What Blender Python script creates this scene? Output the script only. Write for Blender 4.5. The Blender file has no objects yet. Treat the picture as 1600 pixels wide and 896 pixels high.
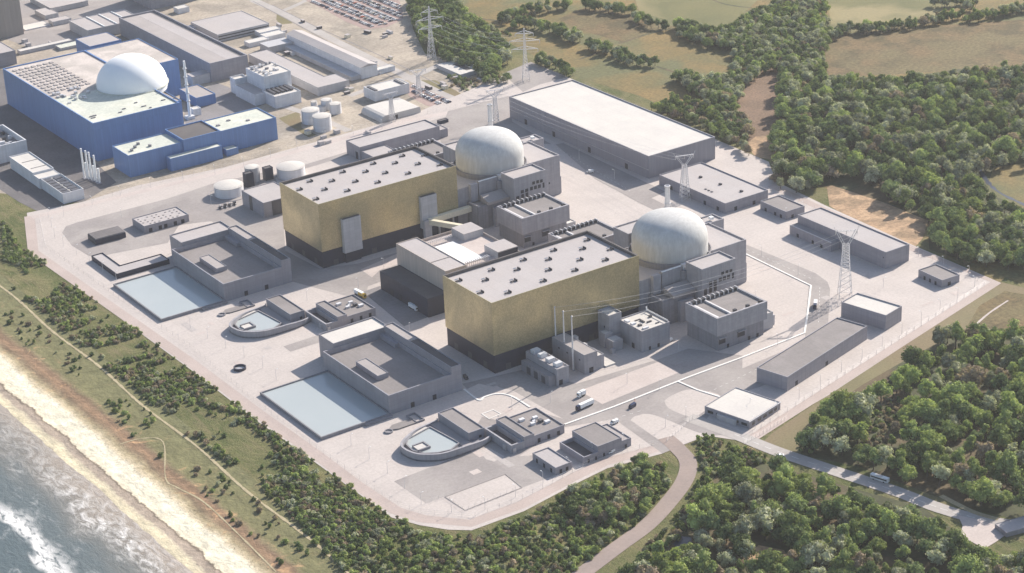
import bpy, bmesh, math, random
from mathutils import Vector, Matrix, noise
random.seed(7)
C = bpy.context.scene.collection
R = math.radians
PI = math.pi

# ------------------------------------------------------------------ camera model (used to survey positions on the ground)
F=3255.4; PT=R(24.033); RL=R(-2.643); YW=R(56.4); H=660.0
fx=(math.cos(PT)*math.cos(YW),math.cos(PT)*math.sin(YW),-math.sin(PT))
r0=(math.sin(YW),-math.cos(YW),0.0)
u0=(r0[1]*fx[2]-r0[2]*fx[1], r0[2]*fx[0]-r0[0]*fx[2], r0[0]*fx[1]-r0[1]*fx[0])
_c,_s=math.cos(RL),math.sin(RL)
rt=tuple(_c*a+_s*b for a,b in zip(r0,u0)); up=tuple(-_s*a+_c*b for a,b in zip(r0,u0))
C0=(-722.6574,-1114.7220)
VW={0:(0,0,1),1:(0,0,2.9875),2:(350,0,2.9875),3:(700,0,2.9867),4:(1100,0,2.56),5:(0,280,2.9867),6:(420,180,3.585),7:(680,180,3.732),8:(560,320,4.48),9:(320,430,3.583),10:(400,480,3.7333),11:(600,600,3.895),12:(680,350,3.318),13:(960,300,3.446),14:(800,450,5.269),15:(1000,220,4.072),16:(1160,320,2.986),17:(0,560,2.6667),18:(400,640,3.2),19:(850,600,3.0275),20:(1180,560,2.6667),
21:(0,0,8),22:(180,0,6.667),23:(400,0,6.138),24:(340,80,5.333),25:(560,60,5.333),26:(0,180,5.975),27:(320,230,6.894),28:(1480,740,5.74),29:(940,400,5.333),30:(680,250,8),31:(940,320,6.667),32:(860,590,5.926)}
def P(k,q):
    v=VW[k]; return (v[0]+q[0]/v[2], v[1]+q[1]/v[2])
def ray(px,py):
    a=(px-800)/F; b=(448-py)/F
    return tuple(f+a*r+b*u for f,r,u in zip(fx,rt,up))
def at(px,py,z=0.0):
    d=ray(px,py); t=(z-H)/d[2]; return (C0[0]+d[0]*t, C0[1]+d[1]*t)
def G(k,q,z=0.0): return at(*P(k,q),z)
def GL(k,qs,z=0.0): return [G(k,q,z) for q in qs]
def proj(x,y,z):
    v=(x-C0[0],y-C0[1],z-H); w=sum(a*b for a,b in zip(v,fx))
    return 800+F*sum(a*b for a,b in zip(v,rt))/w, 448-F*sum(a*b for a,b in zip(v,up))/w
def dist(x,y): return math.sqrt((x-C0[0])**2+(y-C0[1])**2)

# ------------------------------------------------------------------ materials
def new(name):
    m=bpy.data.materials.new(name); m.use_nodes=True
    nt=m.node_tree; nt.nodes.clear()
    return m,nt,nt.nodes,nt.links
def nd(ns,t,**kw):
    n=ns.new(t)
    for k,v in kw.items():
        if k in n.inputs.keys(): n.inputs[k].default_value=v
        else: setattr(n,k,v)
    return n
def rgb(c): return (c[0],c[1],c[2],1.0)
def ramp(ns,stops,interp='LINEAR'):
    n=ns.new('ShaderNodeValToRGB'); cr=n.color_ramp; cr.interpolation=interp
    while len(cr.elements)>1: cr.elements.remove(cr.elements[0])
    cr.elements[0].position=stops[0][0]; cr.elements[0].color=rgb(stops[0][1])
    for p,c in stops[1:]:
        e=cr.elements.new(p); e.color=rgb(c)
    return n
def mixc(ns,ls,mode,fac,a,b):
    n=ns.new('ShaderNodeMix'); n.data_type='RGBA'; n.blend_type=mode
    def put(i,v):
        if hasattr(v,'links'): ls.new(v,n.inputs[i])
        elif isinstance(v,(int,float)): n.inputs[i].default_value=v
        else: n.inputs[i].default_value=rgb(v)
    put(0,fac); put(6,a); put(7,b)
    return n.outputs[2]
def finish(ns,ls,col,rough=.8,metal=0.0,bump=None,bstr=.3,bdist=.3,spec=.3,rsock=None):
    b=nd(ns,'ShaderNodeBsdfPrincipled',Roughness=rough,Metallic=metal)
    b.inputs['Specular IOR Level'].default_value=spec
    if hasattr(col,'links'): ls.new(col,b.inputs['Base Color'])
    else: b.inputs['Base Color'].default_value=rgb(col)
    if rsock is not None: ls.new(rsock,b.inputs['Roughness'])
    if bump is not None:
        n=nd(ns,'ShaderNodeBump',Strength=bstr,Distance=bdist); ls.new(bump,n.inputs['Height']); ls.new(n.outputs[0],b.inputs['Normal'])
    o=ns.new('ShaderNodeOutputMaterial'); ls.new(b.outputs[0],o.inputs[0]); return b
def pos(ns): return ns.new('ShaderNodeNewGeometry').outputs['Position']
def tex(ns,ls,vec,scale,detail=5,rough=.55,dist=0.0):
    n=nd(ns,'ShaderNodeTexNoise',Scale=scale,Detail=detail,Roughness=rough,Distortion=dist); ls.new(vec,n.inputs['Vector']); return n.outputs[0]
def mapr(ns,ls,v,a,b,c=0.0,d=1.0):
    n=nd(ns,'ShaderNodeMapRange'); n.inputs[1].default_value=a;n.inputs[2].default_value=b;n.inputs[3].default_value=c;n.inputs[4].default_value=d
    ls.new(v,n.inputs[0]); return n.outputs[0]
def madd(a,b,mul=1.0):
    nt_=a.node.id_data; k=nt_.nodes.new('ShaderNodeMath'); k.operation='MULTIPLY_ADD'; nt_.links.new(b,k.inputs[0]); k.inputs[1].default_value=mul; nt_.links.new(a,k.inputs[2]); return k.outputs[0]
def blotch(name,c1,c2,s1=.02,s2=.25,rough=.85,c3=None,s3=.006,bstr=.0,spec=.2,lines=None,fine=.12,lo=.38,hi=.62):
    """noise-mottled surface at three sizes; lines=(w,h) adds a faint joint grid"""
    m,nt,ns,ls=new(name); p=pos(ns)
    f=mapr(ns,ls,tex(ns,ls,p,s1,6,.6),lo,hi)
    col=mixc(ns,ls,'MIX',f,c1,c2)
    if c3: col=mixc(ns,ls,'MIX',mapr(ns,ls,tex(ns,ls,p,s3,4,.55,.5),.47,.6),col,c3)
    g=mapr(ns,ls,tex(ns,ls,p,s2,6,.7),.34,.66,1-fine*1.6,1+fine)
    cc=ns.new('ShaderNodeCombineColor'); [ls.new(g,cc.inputs[i]) for i in range(3)]
    col=mixc(ns,ls,'MULTIPLY',1.0,col,cc.outputs[0])
    if lines:
        b=nd(ns,'ShaderNodeTexBrick',Scale=1.0,**{'Mortar Size':.12,'Mortar Smooth':.3,'Brick Width':lines[0],'Row Height':lines[1]}); b.offset=0
        b.inputs['Color1'].default_value=(1,1,1,1);b.inputs['Color2'].default_value=(.955,.955,.96,1);b.inputs['Mortar'].default_value=(.86,.85,.84,1)
        ls.new(p,b.inputs['Vector']); col=mixc(ns,ls,'MULTIPLY',1.0,col,b.outputs[0])
    finish(ns,ls,col,rough,spec=spec,bump=tex(ns,ls,p,s2*2.5,5,.7) if bstr else None,bstr=bstr,bdist=1.0)
    return m
def cladding(name,c,pw=6.0,ph=3.2,joint=.82,var=.06,rough=.55,metal=0.0,streak=.08):
    """wall panels: joints on (x+y, z), per-panel tone, vertical weather streaks"""
    m,nt,ns,ls=new(name); p=pos(ns)
    sp=ns.new('ShaderNodeSeparateXYZ'); ls.new(p,sp.inputs[0])
    ad=nd(ns,'ShaderNodeMath',operation='ADD'); ls.new(sp.outputs[0],ad.inputs[0]); ls.new(sp.outputs[1],ad.inputs[1])
    cb=ns.new('ShaderNodeCombineXYZ'); ls.new(ad.outputs[0],cb.inputs[0]); ls.new(sp.outputs[2],cb.inputs[1])
    b=nd(ns,'ShaderNodeTexBrick',Scale=1.0,**{'Mortar Size':.09,'Mortar Smooth':.4,'Brick Width':pw,'Row Height':ph}); b.offset=0
    b.inputs['Color1'].default_value=(1+var,1+var,1+var,1);b.inputs['Color2'].default_value=(1-var,1-var,1-var,1);b.inputs['Mortar'].default_value=(joint,joint,joint,1)
    ls.new(cb.outputs[0],b.inputs['Vector'])
    col=mixc(ns,ls,'MULTIPLY',1.0,c,b.outputs[0])
    sc=nd(ns,'ShaderNodeVectorMath',operation='MULTIPLY'); sc.inputs[1].default_value=(1,1,.06); ls.new(p,sc.inputs[0])
    g=mapr(ns,ls,tex(ns,ls,sc.outputs[0],.45,5,.6),.3,.7,1-streak,1+streak)
    cc=ns.new('ShaderNodeCombineColor'); [ls.new(g,cc.inputs[i]) for i in range(3)]
    col=mixc(ns,ls,'MULTIPLY',1.0,col,cc.outputs[0])
    finish(ns,ls,col,rough,metal,spec=.35); return m
def plain(name,c,rough=.6,metal=0.0,spec=.3): 
    m,nt,ns,ls=new(name); p=pos(ns)
    g=mapr(ns,ls,tex(ns,ls,p,.8,4,.6),.3,.7,.9,1.08)
    cc=ns.new('ShaderNodeCombineColor'); [ls.new(g,cc.inputs[i]) for i in range(3)]
    finish(ns,ls,mixc(ns,ls,'MULTIPLY',1.0,c,cc.outputs[0]),rough,metal,spec=spec); return m

M={}
M['paving']=blotch('pale_concrete_paving',(.50,.448,.418),(.46,.412,.385),.035,.5,c3=(.47,.42,.392),lines=(14,14),fine=.075)
M['paving_pink']=blotch('pink_gravel_paving',(.50,.435,.405),(.455,.392,.365),.05,.6,fine=.07)
M['asphalt']=blotch('worn_asphalt',(.305,.275,.265),(.265,.24,.232),.03,.4,fine=.07,c3=(.33,.30,.285),s3=.02)
M['asphalt_painted_shade']=blotch('asphalt_with_painted_shade',(.16,.148,.15),(.13,.122,.125),.04,.4,fine=.12)  # asphalt tone with building shade mixed into the colour
M['asphalt_mid']=blotch('yard_asphalt',(.23,.215,.22),(.20,.188,.19),.04,.4,fine=.08)
M['track']=blotch('perimeter_track_gravel',(.44,.365,.335),(.40,.33,.30),.04,.8,fine=.08)
M['kerb']=plain('white_kerb_concrete',(.68,.66,.63),.7)
M['markings']=plain('road_paint',(.72,.71,.69),.7)
M['roof_light']=blotch('pale_roof_membrane',(.42,.388,.382),(.39,.36,.355),.05,.6,lines=(9,30),fine=.05,c3=(.41,.375,.365),s3=.03)
M['roof_white']=blotch('white_roof_membrane',(.57,.54,.50),(.53,.50,.47),.05,.5,lines=(12,40),fine=.04)
M['roof_grey']=blotch('grey_roof_membrane',(.265,.24,.235),(.235,.215,.21),.05,.6,lines=(5,60),fine=.06,c3=(.225,.205,.20),s3=.03)
M['roof_mid']=blotch('mid_grey_roof_membrane',(.37,.335,.325),(.34,.31,.30),.05,.6,lines=(6,40),fine=.04)
M['roof_dark']=blotch('dark_roof_membrane',(.12,.11,.11),(.10,.092,.095),.06,.6,fine=.05)
M['roof_mint']=blotch('greenish_white_roof',(.60,.60,.52),(.52,.53,.46),.06,.4,c3=(.50,.52,.46),s3=.03,fine=.1)
M['roof_stained']=blotch('stained_pale_roof',(.56,.50,.46),(.47,.42,.39),.06,.5,c3=(.42,.38,.35),s3=.03,fine=.09)
M['clad']=cladding('grey_cladding',(.262,.255,.285))
M['clad_ribs']=cladding('ribbed_grey_cladding',(.25,.243,.272),1.6,40,.78,.03)
M['clad_pale']=cladding('pale_grey_cladding',(.42,.41,.42),5,3)
M['clad_white']=cladding('off_white_cladding',(.60,.60,.62),5,3,.9)
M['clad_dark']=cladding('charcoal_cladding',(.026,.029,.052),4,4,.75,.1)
M['concrete']=cladding('board_marked_concrete',(.30,.292,.315),3.0,2.4,.88,.05,.85,streak=.12)
M['concrete_dk']=cladding('weathered_concrete',(.215,.21,.23),3.0,2.4,.86,.05,.85,streak=.14)
M['blue']=cladding('blue_cladding',(.12,.215,.425),2.2,30,.86,.05,.5,streak=.06)
M['tan']=cladding('tan_cladding',(.42,.36,.32),2.2,30,.86,.05,.6)
M['beige_tower']=cladding('beige_tower_concrete',(.30,.265,.24),8,40,.85,.06,.8)
M['dark']=plain('dark_opening',(.03,.03,.04),.5)
M['louvre']=cladding('dark_louvre_blades',(.09,.088,.10),40,.5,.5,.0,.5)
M['steel']=plain('galvanised_steel',(.55,.54,.55),.45,.6)
M['steel_pale']=plain('pale_painted_steel',(.62,.60,.60),.5,.1)
M['white']=plain('white_paint',(.78,.78,.77),.45)
M['cream']=plain('cream_paint',(.66,.60,.46),.55)
M['yellow']=plain('yellow_paint',(.80,.50,.09),.4)
M['navy']=plain('dark_blue_paint',(.02,.028,.075),.3,spec=.5)
M['black']=plain('black_rubber',(.015,.015,.016),.7)
M['glass']=plain('dark_window_glass',(.02,.025,.03),.1,spec=.6)
M['orange']=plain('orange_plastic',(.7,.16,.05),.6)

# gold shimmering cladding
m,nt,ns,ls=new('gold_cladding'); p=pos(ns)
a=tex(ns,ls,p,.035,4,.6,.4); v=nd(ns,'ShaderNodeTexVoronoi',Scale=.9); ls.new(p,v.inputs['Vector'])
col=mixc(ns,ls,'MIX',mapr(ns,ls,a,.35,.65),(.56,.48,.285),(.42,.365,.23))
col=mixc(ns,ls,'MULTIPLY',.5,col,mixc(ns,ls,'MIX',mapr(ns,ls,v.outputs['Distance'],.0,.7),(1.25,1.25,1.25),(.7,.7,.7)))
fine=tex(ns,ls,p,2.2,4,.8)
col=mixc(ns,ls,'OVERLAY',.5,col,mixc(ns,ls,'MIX',fine,(.30,.30,.30),(.70,.70,.70)))
col=mixc(ns,ls,'MULTIPLY',1.0,col,(1.15,1.15,1.15))
finish(ns,ls,col,.4,.8,bump=fine,bstr=.3,bdist=.3,rsock=mapr(ns,ls,a,.3,.7,.28,.5)); M['gold']=m

# weathered dome concrete: vertical streaks, faint meridians
def dome_mat(name,c1,c2,amt):
    m,nt,ns,ls=new(name)
    tc=ns.new('ShaderNodeTexCoord'); sc=nd(ns,'ShaderNodeVectorMath',operation='MULTIPLY'); sc.inputs[1].default_value=(1,1,.12)
    ls.new(tc.outputs['Object'],sc.inputs[0])
    s=tex(ns,ls,sc.outputs[0],.5,6,.65); b=tex(ns,ls,tc.outputs['Object'],.09,5,.6)
    col=mixc(ns,ls,'MIX',mapr(ns,ls,s,.35,.7,0,amt),c1,c2)
    col=mixc(ns,ls,'MIX',mapr(ns,ls,b,.45,.65,0,amt*.7),col,c2)
    finish(ns,ls,col,.8); return m
M['dome']=dome_mat('weathered_dome_concrete',(.55,.545,.535),(.42,.415,.41),.9)
M['dome_white']=dome_mat('white_dome_cladding',(.86,.86,.86),(.80,.80,.81),.5)

# pool water: pale, milky, mirror-like
m,nt,ns,ls=new('milky_pool_water'); p=pos(ns)
finish(ns,ls,mixc(ns,ls,'MIX',tex(ns,ls,p,.03,4,.6),(.34,.375,.38),(.39,.415,.415)),.14,spec=.33,bump=tex(ns,ls,p,.5,3,.5),bstr=.05,bdist=.2); M['pool']=m
m,nt,ns,ls=new('dark_marsh_water'); finish(ns,ls,(.05,.07,.13),.35,spec=.3); M['pond']=m; m.node_tree.nodes['Principled BSDF'].inputs['Base Color'].default_value=(.03,.04,.07,1)

# sea: colour by depth (distance offshore), foam streaks near the waterline and on one breaking wave
m,nt,ns,ls=new('sea_water'); p=pos(ns)
sx=ns.new('ShaderNodeSeparateXYZ'); ls.new(p,sx.inputs[0])
mp=nd(ns,'ShaderNodeVectorMath',operation='MULTIPLY'); mp.inputs[1].default_value=(1,.45,1); ls.new(p,mp.inputs[0])
big=tex(ns,ls,mp.outputs[0],.03,4,.55,.5); fin=tex(ns,ls,mp.outputs[0],.22,7,.7,.5)

xs_=madd(sx.outputs[0],sx.outputs[1],.02); xw=madd(xs_,big,36.0)             # x + 36*noise
t=mapr(ns,ls,xw,-345,-268,0,1)
deep=ramp(ns,[(0,(.085,.11,.115)),(.35,(.11,.13,.13)),(.62,(.18,.165,.14)),(.85,(.30,.25,.20)),(1,(.36,.30,.25))]); ls.new(t,deep.inputs[0])
nearf=ramp(ns,[(0,(0,0,0)),(.50,(0,0,0)),(.68,(1,1,1)),(.82,(.55,.55,.55)),(1,(.12,.12,.12))]); ls.new(t,nearf.inputs[0])
yy=nd(ns,'ShaderNodeMapRange'); yy.inputs[1].default_value=-10; yy.inputs[2].default_value=110; yy.inputs[3].default_value=1; yy.inputs[4].default_value=.35; ls.new(sx.outputs[1],yy.inputs[0])
nm=nd(ns,'ShaderNodeMath',operation='MULTIPLY'); ls.new(nearf.outputs[0],nm.inputs[0]); ls.new(yy.outputs[0],nm.inputs[1])
lac=mapr(ns,ls,fin,.44,.66)
f1=nd(ns,'ShaderNodeMath',operation='MULTIPLY'); ls.new(nm.outputs[0],f1.inputs[0]); ls.new(lac,f1.inputs[1])
# breaking wave further out
t2=mapr(ns,ls,xw,-348,-326,0,1); wv=ramp(ns,[(0,(0,0,0)),(.25,(0,0,0)),(.42,(1,1,1)),(.66,(.75,.75,.75)),(1,(0,0,0))]); ls.new(t2,wv.inputs[0])
f2=nd(ns,'ShaderNodeMath',operation='MULTIPLY'); ls.new(wv.outputs[0],f2.inputs[0]); ls.new(mapr(ns,ls,fin,.36,.52),f2.inputs[1])
f3=nd(ns,'ShaderNodeMath',operation='MAXIMUM'); ls.new(f1.outputs[0],f3.inputs[0]); ls.new(f2.outputs[0],f3.inputs[1])
vein=mapr(ns,ls,tex(ns,ls,mp.outputs[0],.09,9,.75,.8),.54,.66,0,.30)
f4=nd(ns,'ShaderNodeMath',operation='MAXIMUM'); ls.new(f3.outputs[0],f4.inputs[0]); ls.new(vein,f4.inputs[1])
col=mixc(ns,ls,'MIX',f4.outputs[0],deep.outputs[0],(.80,.78,.76))
finish(ns,ls,col,.35,bump=fin,bstr=.5,bdist=2.0,spec=.35,rsock=mapr(ns,ls,f4.outputs[0],0,1,.28,.8)); M['sea']=m

# coast: bands parallel to the shore, wobbling edges
m,nt,ns,ls=new('shore_bands'); p=pos(ns)
sx=ns.new('ShaderNodeSeparateXYZ'); ls.new(p,sx.inputs[0])
n1=tex(ns,ls,p,.022,5,.6,.6); n2=tex(ns,ls,p,.14,6,.7)
xs_=madd(sx.outputs[0],sx.outputs[1],.018); xw=madd(madd(xs_,n1,12.0),n2,6.5)
t=mapr(ns,ls,xw,-300+9.2,-200+9.2)
S=lambda x:(x+300)/100
bands=ramp(ns,[(0,(.26,.19,.13)),(S(-297),(.20,.15,.11)),(S(-295.5),(.53,.47,.34)),(S(-291),(.58,.51,.36)),(S(-287),(.46,.40,.30)),(S(-286),(.34,.28,.225)),(S(-281.5),(.32,.26,.21)),(S(-280),(.15,.12,.09)),(S(-279),(.62,.55,.42)),(S(-272),(.66,.61,.48)),(S(-264),(.64,.59,.47)),(S(-261),(.52,.44,.31)),(S(-257),(.33,.27,.17)),(S(-253),(.20,.145,.095)),(S(-249),(.27,.175,.11)),(S(-245),(.19,.13,.085)),(S(-242),(.20,.165,.095)),(S(-239),(.17,.16,.08)),(1,(.14,.14,.07))]); ls.new(t,bands.inputs[0])
# speckle of scrub on the upper sand, sand scars in the scrub
spk=mapr(ns,ls,tex(ns,ls,p,.55,6,.75),.55,.64)
msk=ramp(ns,[(0,(0,0,0)),(S(-271),(0,0,0)),(S(-262),(.8,.8,.8)),(S(-250),(.55,.55,.55)),(S(-238),(.3,.3,.3)),(1,(.35,.35,.35))]); ls.new(t,msk.inputs[0])
k=nd(ns,'ShaderNodeMath',operation='MULTIPLY'); ls.new(msk.outputs[0],k.inputs[0]); ls.new(spk,k.inputs[1])
col=mixc(ns,ls,'MIX',k.outputs[0],bands.outputs[0],(.085,.075,.04))
scar=mapr(ns,ls,tex(ns,ls,p,.045,7,.7,1.5),.57,.66)
mk2=ramp(ns,[(0,(0,0,0)),(S(-262),(0,0,0)),(S(-254),(.9,.9,.9)),(S(-242),(.7,.7,.7)),(S(-232),(.15,.15,.15)),(1,(.1,.1,.1))]); ls.new(t,mk2.inputs[0])
k2=nd(ns,'ShaderNodeMath',operation='MULTIPLY'); ls.new(mk2.outputs[0],k2.inputs[0]); ls.new(scar,k2.inputs[1])
col=mixc(ns,ls,'MIX',k2.outputs[0],col,(.48,.30,.17))
stv=nd(ns,'ShaderNodeVectorMath',operation='MULTIPLY'); stv.inputs[1].default_value=(1,.08,1); ls.new(p,stv.inputs[0])
g=mapr(ns,ls,madd(tex(ns,ls,p,.08,6,.7),tex(ns,ls,stv.outputs[0],.35,5,.7),.7),.55,1.15,.68,1.32); cc=ns.new('ShaderNodeCombineColor'); [ls.new(g,cc.inputs[i]) for i in range(3)]
col=mixc(ns,ls,'MULTIPLY',1.0,col,cc.outputs[0])
finish(ns,ls,col,.9,bump=madd(tex(ns,ls,p,.06,6,.6),n2,.25),bstr=.55,bdist=5.0,spec=.15); M['shore']=m

def rough_grass():
    m,nt,ns,ls=new('rough_coastal_grass'); p=pos(ns)
    sv=nd(ns,'ShaderNodeVectorMath',operation='MULTIPLY'); sv.inputs[1].default_value=(1,.1,1); ls.new(p,sv.inputs[0])
    st=tex(ns,ls,sv.outputs[0],.22,6,.7); a=tex(ns,ls,p,.028,7,.65,.8); b=tex(ns,ls,p,.5,6,.75)
    col=mixc(ns,ls,'MIX',mapr(ns,ls,a,.40,.60),(.10,.115,.045),(.19,.175,.085))
    col=mixc(ns,ls,'MIX',mapr(ns,ls,st,.50,.66,0,.75),col,(.20,.165,.095))
    col=mixc(ns,ls,'MIX',mapr(ns,ls,b,.54,.66,0,.6),col,(.065,.07,.035))
    finish(ns,ls,col,.95,bump=madd(b,a,2.0),bstr=.8,bdist=1.5,spec=.1); return m
M['grass_x']=blotch('rough_grass',(.125,.125,.06),(.085,.095,.045),.02,.35,c3=(.165,.14,.08),s3=.015,fine=.25,bstr=.7)
M['grass']=rough_grass()
M['grass_olive']=blotch('olive_bank_grass',(.19,.165,.085),(.165,.145,.075),.03,.6,c3=(.20,.15,.09),fine=.12)
M['field_gold']=blotch('golden_pasture',(.215,.15,.056),(.145,.118,.045),.018,.3,c3=(.125,.125,.055),s3=.011,fine=.22,bstr=.3)
M['field_brown']=blotch('brown_heath_field',(.165,.113,.052),(.09,.072,.032),.03,.3,c3=(.15,.12,.055),s3=.012,lo=.43,hi=.57,fine=.3,bstr=.3)
M['field_olive']=blotch('olive_pasture',(.15,.14,.056),(.11,.112,.044),.012,.3,c3=(.25,.21,.105),fine=.08)
M['bare']=blotch('bare_orange_soil',(.46,.31,.19),(.36,.235,.145),.05,.3,c3=(.26,.18,.11),s3=.05,fine=.22,bstr=.4)
M['reeds']=blotch('russet_reeds',(.23,.15,.10),(.17,.115,.078),.04,.5,c3=(.18,.12,.08),s3=.02,fine=.25,bstr=.5)
M['wood_floor']=blotch('woodland_floor',(.075,.08,.038),(.055,.06,.03),.04,.4,c3=(.12,.09,.05),s3=.02,fine=.2)
M['sand_yard']=blotch('sandy_hardstanding',(.42,.36,.29),(.335,.285,.235),.03,.3,c3=(.27,.235,.195),s3=.022,fine=.16)
M['carpark']=blotch('pink_gravel_car_park',(.36,.265,.24),(.30,.22,.20),.03,.4,fine=.1)
M['patch']=blotch('repair_concrete',(.425,.385,.37),(.40,.365,.35),.05,.5,fine=.08)
M['road_pale']=blotch('pale_access_road',(.40,.37,.35),(.36,.33,.31),.04,.4,fine=.06)
M['road_mauve']=blotch('mauve_tarmac_road',(.30,.24,.215),(.265,.215,.195),.05,.5,fine=.06)
M['path']=blotch('trodden_sand_path',(.42,.36,.23),(.36,.30,.19),.05,.6,fine=.15)
M['bark']=plain('tree_bark',(.11,.085,.065),.9)

# ------------------------------------------------------------------ mesh helper
class MB:
    def __init__(s): s.v=[]; s.f=[]; s.mi=[]; s.m=0
    def poly(s,pts):
        b=len(s.v); s.v+= [tuple(p) for p in pts]; s.f.append(tuple(range(b,b+len(pts)))); s.mi.append(s.m)
    def box(s,x0,y0,z0,x1,y1,z1):
        b=len(s.v); s.v+=[(x0,y0,z0),(x1,y0,z0),(x1,y1,z0),(x0,y1,z0),(x0,y0,z1),(x1,y0,z1),(x1,y1,z1),(x0,y1,z1)]
        for f in ((0,3,2,1),(4,5,6,7),(0,1,5,4),(1,2,6,5),(2,3,7,6),(3,0,4,7)): s.f.append(tuple(b+i for i in f)); s.mi.append(s.m)
        return s
    def prism(s,pts,z0,z1,cap=True):
        n=len(pts); b=len(s.v)
        if sum(pts[i][0]*pts[(i+1)%n][1]-pts[(i+1)%n][0]*pts[i][1] for i in range(n))<0: pts=pts[::-1]
        s.v+=[(x,y,z0) for x,y in pts]+[(x,y,z1) for x,y in pts]
        for i in range(n): j=(i+1)%n; s.f.append((b+i,b+j,b+n+j,b+n+i)); s.mi.append(s.m)
        if cap: s.f.append(tuple(b+n+i for i in range(n))); s.f.append(tuple(b+n-1-i for i in range(n))); s.mi+= [s.m]*2
        return s
    def tube(s,p,q,r,r2=None,n=6,cap=True):
        p=Vector(p);q=Vector(q);d=(q-p); r2=r if r2 is None else r2
        if d.length<1e-6: return s
        d.normalize(); a=d.orthogonal().normalized(); c=d.cross(a); b=len(s.v)
        for o,rr in ((p,r),(q,r2)):
            for i in range(n):
                t=2*PI*i/n; w=o+(a*math.cos(t)+c*math.sin(t))*rr; s.v.append(tuple(w))
        for i in range(n): j=(i+1)%n; s.f.append((b+i,b+j,b+n+j,b+n+i)); s.mi.append(s.m)
        if cap: s.f.append(tuple(b+n-1-i for i in range(n))); s.f.append(tuple(b+n+i for i in range(n))); s.mi+=[s.m]*2
        return s
    def lathe(s,prof,cx=0,cy=0,n=32):
        b=len(s.v)
        for r,z in prof:
            for i in range(n): t=2*PI*i/n; s.v.append((cx+r*math.cos(t),cy+r*math.sin(t),z))
        for k in range(len(prof)-1):
            for i in range(n):
                j=(i+1)%n; s.f.append((b+k*n+i,b+k*n+j,b+(k+1)*n+j,b+(k+1)*n+i)); s.mi.append(s.m)
        s.f.append(tuple(b+(len(prof)-1)*n+i for i in range(n))); s.mi.append(s.m)
        return s
    def build(s,name,mats,parent=None,smooth=False,loc=None,rot=0):
        me=bpy.data.meshes.new(name); me.from_pydata(s.v,[],s.f); 
        if not isinstance(mats,(list,tuple)): mats=[mats]
        for m_ in mats: me.materials.append(m_)
        if len(mats)>1: me.polygons.foreach_set('material_index',s.mi)
        if smooth:
            me.polygons.foreach_set('use_smooth',[True]*len(me.polygons))
            me.set_sharp_from_angle(angle=R(40))
        me.update()
        o=bpy.data.objects.new(name,me); C.objects.link(o)
        if parent: o.parent=parent
        if loc: o.location=loc
        if rot: o.rotation_euler=(0,0,rot)
        return o
def tag(o,label,cat,group=None,kind=None):
    if label: o['label']=label
    if cat: o['category']=cat
    if group: o['group']=group
    if kind: o['kind']=kind
    return o
def empty(name,label,cat,loc,rot=0,group=None):
    o=bpy.data.objects.new(name,None); C.objects.link(o); o.empty_display_size=2
    o.location=loc if len(loc)==3 else (loc[0],loc[1],0); o.rotation_euler=(0,0,rot)
    return tag(o,label,cat,group)
def copy_tree(o,loc=None,rot=None,label=None,group=None):
    c=o.copy(); C.objects.link(c)
    if loc is not None: c.location=loc
    if rot is not None: c.rotation_euler=(0,0,rot)
    if label: c['label']=label
    if group: c['group']=group
    for ch in o.children:
        d=ch.copy(); C.objects.link(d); d.parent=c
        for g in ch.children: e=g.copy(); C.objects.link(e); e.parent=d
    return c
ZC=[0]
def sheet(name,pts,z,mat,kind='structure',**k):
    ZC[0]+=1; z+=ZC[0]*.0007
    mb=MB(); n=len(pts)
    if sum(pts[i][0]*pts[(i+1)%n][1]-pts[(i+1)%n][0]*pts[i][1] for i in range(n))<0: pts=pts[::-1]
    bm=bmesh.new(); vs=[bm.verts.new((x,y,z)) for x,y in pts]; f=bm.faces.new(vs); f.normal_update()
    bmesh.ops.triangulate(bm,faces=[f]); me=bpy.data.meshes.new(name); bm.to_mesh(me); bm.free()
    me.materials.append(mat); o=bpy.data.objects.new(name,me); C.objects.link(o); o['kind']=kind; return o
def smoothline(pts,n=6):
    out=[]
    for i in range(len(pts)-1):
        p0=pts[max(i-1,0)];p1=pts[i];p2=pts[i+1];p3=pts[min(i+2,len(pts)-1)]
        for k in range(n):
            t=k/n; out.append(tuple(.5*(2*p1[a]+(p2[a]-p0[a])*t+(2*p0[a]-5*p1[a]+4*p2[a]-p3[a])*t*t+(3*p1[a]-p0[a]-3*p2[a]+p3[a])*t**3) for a in (0,1)))
    return out+[pts[-1]]
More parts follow.
